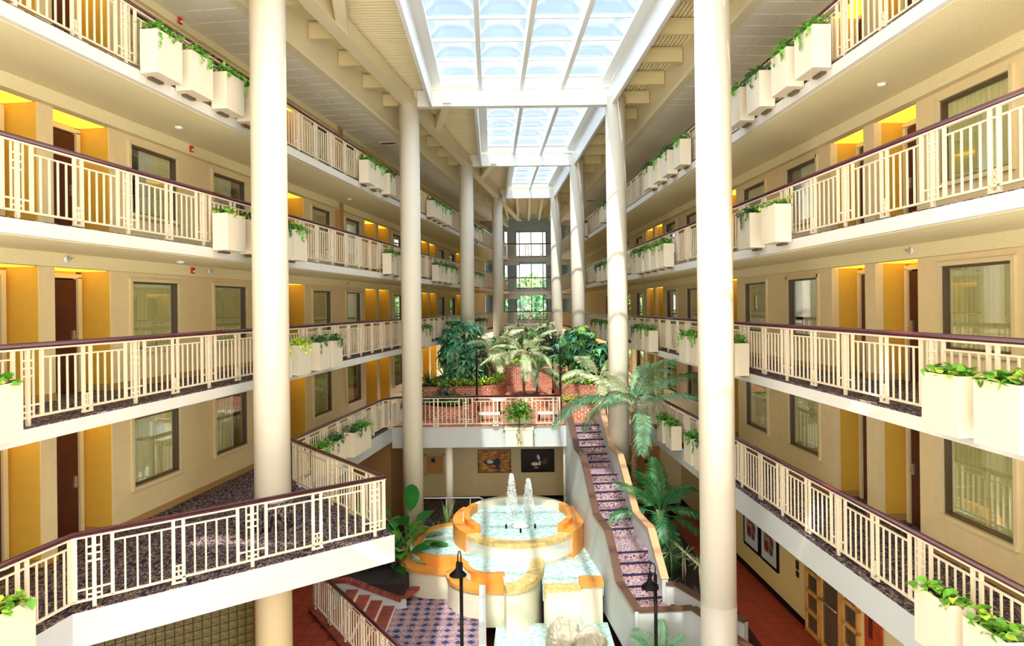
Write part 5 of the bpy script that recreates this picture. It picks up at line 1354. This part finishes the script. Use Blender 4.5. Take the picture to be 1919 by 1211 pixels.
broad('tall banana-like plant before the second left column, one leaf upright', -3.25, 21.4, 0.0,
      [(-1.2, 1.45, 1.0, 1.05, 0.34, M['banana']), (2.6, 0.9, 0.95, 0.8, 0.4, M['banana']), (3.4, 0.5, 0.8, 0.75, 0.42, M['banana']), (-0.3, 0.8, 0.5, 0.6, 0.3, bl), (-2.0, 0.7, 0.7, 0.7, 0.36, M['banana']), (0.4, 0.7, 0.4, 0.5, 0.28, bl), (-2.8, 1.0, 1.1, 0.7, 0.36, M['banana']), (-1.7, 1.1, 0.8, 0.8, 0.36, M['banana']), (-0.8, 0.95, 0.7, 0.6, 0.3, bl), (3.0, 0.7, 1.2, 0.9, 0.4, M['banana']), (-2.4, 0.4, 0.6, 0.7, 0.34, M['banana']), (1.2, 0.8, 0.7, 0.7, 0.34, M['banana'])], 1)
broad('bushy broad-leaved plant at the corner of the lower pool', -3.3, 20.4, 0.0,
      [(i*0.9-1.5, 0.25+0.2*(i % 4), 0.4+0.08*(i % 5), 0.5, 0.27, (M['banana'], bl, M['vine'])[i % 3]) for i in range(16)], 2)
broad('broad-leaved plant tucked against the jutting walkway corner', -3.7, 20.9, 0.0,
      [(i*0.8, 0.4+0.22*(i % 4), 0.5+0.1*(i % 5), 0.55, 0.28, (M['banana'], M['vine'])[i % 2]) for i in range(14)], 3)

# handrail of the ramp at right
t = thing('ramp_handrail', 'pale tubular handrail sloping past the dracaenas to the near right column', 'handrail')
MB().tube([(4.05, 20.6, 1.0), (4.5, 19.0, 0.85), (5.0, 17.2, 0.62)], 0.03, 8).build('tube_rail', M['trim'], t, True)
for k in range(3): MB().tube([(4.15+0.4*k, 20.2-1.4*k, 0.0), (4.15+0.4*k, 20.2-1.4*k, 0.95-0.15*k)], 0.02, 6).build('post', M['trim'], t, True)

# ------------------------------------------------------------------ small ceiling and wall devices
def on_header(w, Y, lv, b=FAC+0.16, zo=2.32): x, y = w.p(Y, b); return (x, y, F[lv]+zo)
for w, Y, lv, lb in ((WL, 14.85, 3, 'red fire alarm above the windows on the left third walkway'), (WL, 14.85, 2, 'red fire alarm above the windows on the left second walkway'), (WL, 14.5, 4, 'red fire alarm on the left top walkway wall')):
    t = thing('fire_alarm', lb, 'alarm', on_header(w, Y, lv), w.rz); MB().box((0, 0, 0), (0.04, 0.10, 0.13)).build('housing', M['red'], t); MB().box((0.025, 0, -0.02), (0.02, 0.05, 0.04)).build('strobe', M['white'], t)
for w, Y, lv, lb in ((WL, 11.3, 2, 'wall sprinkler head left of the window, left second walkway'), (WL, 15.5, 2, 'wall sprinkler head right of the fire alarm, left second walkway'), (WL, 23.9, 2, 'wall sprinkler head past the near left column'), (WR, 11.6, 2, 'round wall sprinkler above the near alcoves, right second walkway'), (WR, 31.0, 2, 'wall sprinkler far along the right second walkway')):
    t = thing('sprinkler_head', lb, 'sprinkler', on_header(w, Y, lv, FAC+0.15, 2.33), w.rz)
    m = MB(); m.tube([(0, 0, 0), (0.02, 0, 0)], 0.06, 14); m.build('escutcheon', M['white'], t, True); m = MB(); m.tube([(0.02, 0, 0), (0.10, 0, 0)], 0.015, 8); m.box((0.11, 0, 0.02), (0.04, 0.06, 0.01)); m.build('nozzle', M['chrome'], t)
for w, Y, lv, lb in ((WL, 13.5, 4, 'smoke detector under the left top walkway'), (WL, 13.5, 3, 'smoke detector under the left third walkway'), (WL, 22.7, 4, 'smoke detector under the top walkway past the near left column'), (WR, 11.4, 4, 'smoke detector under the right top walkway'), (WL, 33.0, 3, 'smoke detector far under the left third walkway')):
    x, y = w.p(Y, -1.0); t = thing('smoke_detector', lb, 'detector', (x, y, F[lv]-0.212), 0)
    MB().lathe([(0.05, -0.045), (0.07, -0.03), (0.08, 0.0)], 18).build('housing', M['white'], t, True)
    MB().lathe([(0.02, -0.06), (0.02, -0.04)], 10).build('sensor', M['chrome'], t, True)
for w, Y, lb in ((WL, 26.0, 'dark air vent in the left top walkway ceiling'), (WR, 41.0, 'dark air vent in the right top walkway ceiling')):
    x, y = w.p(Y, -0.7); t = thing('air_vent', lb, 'vent', (x, y, CEIL-0.01), w.rz); MB().box((0, 0, 0), (0.6, 0.3, 0.02)).build('vent_frame', M['tile'], t)
    for k in range(5): MB().box((0, -0.1+0.05*k, -0.012), (0.52, 0.025, 0.01)).build('slat', M['brownframe'], t)
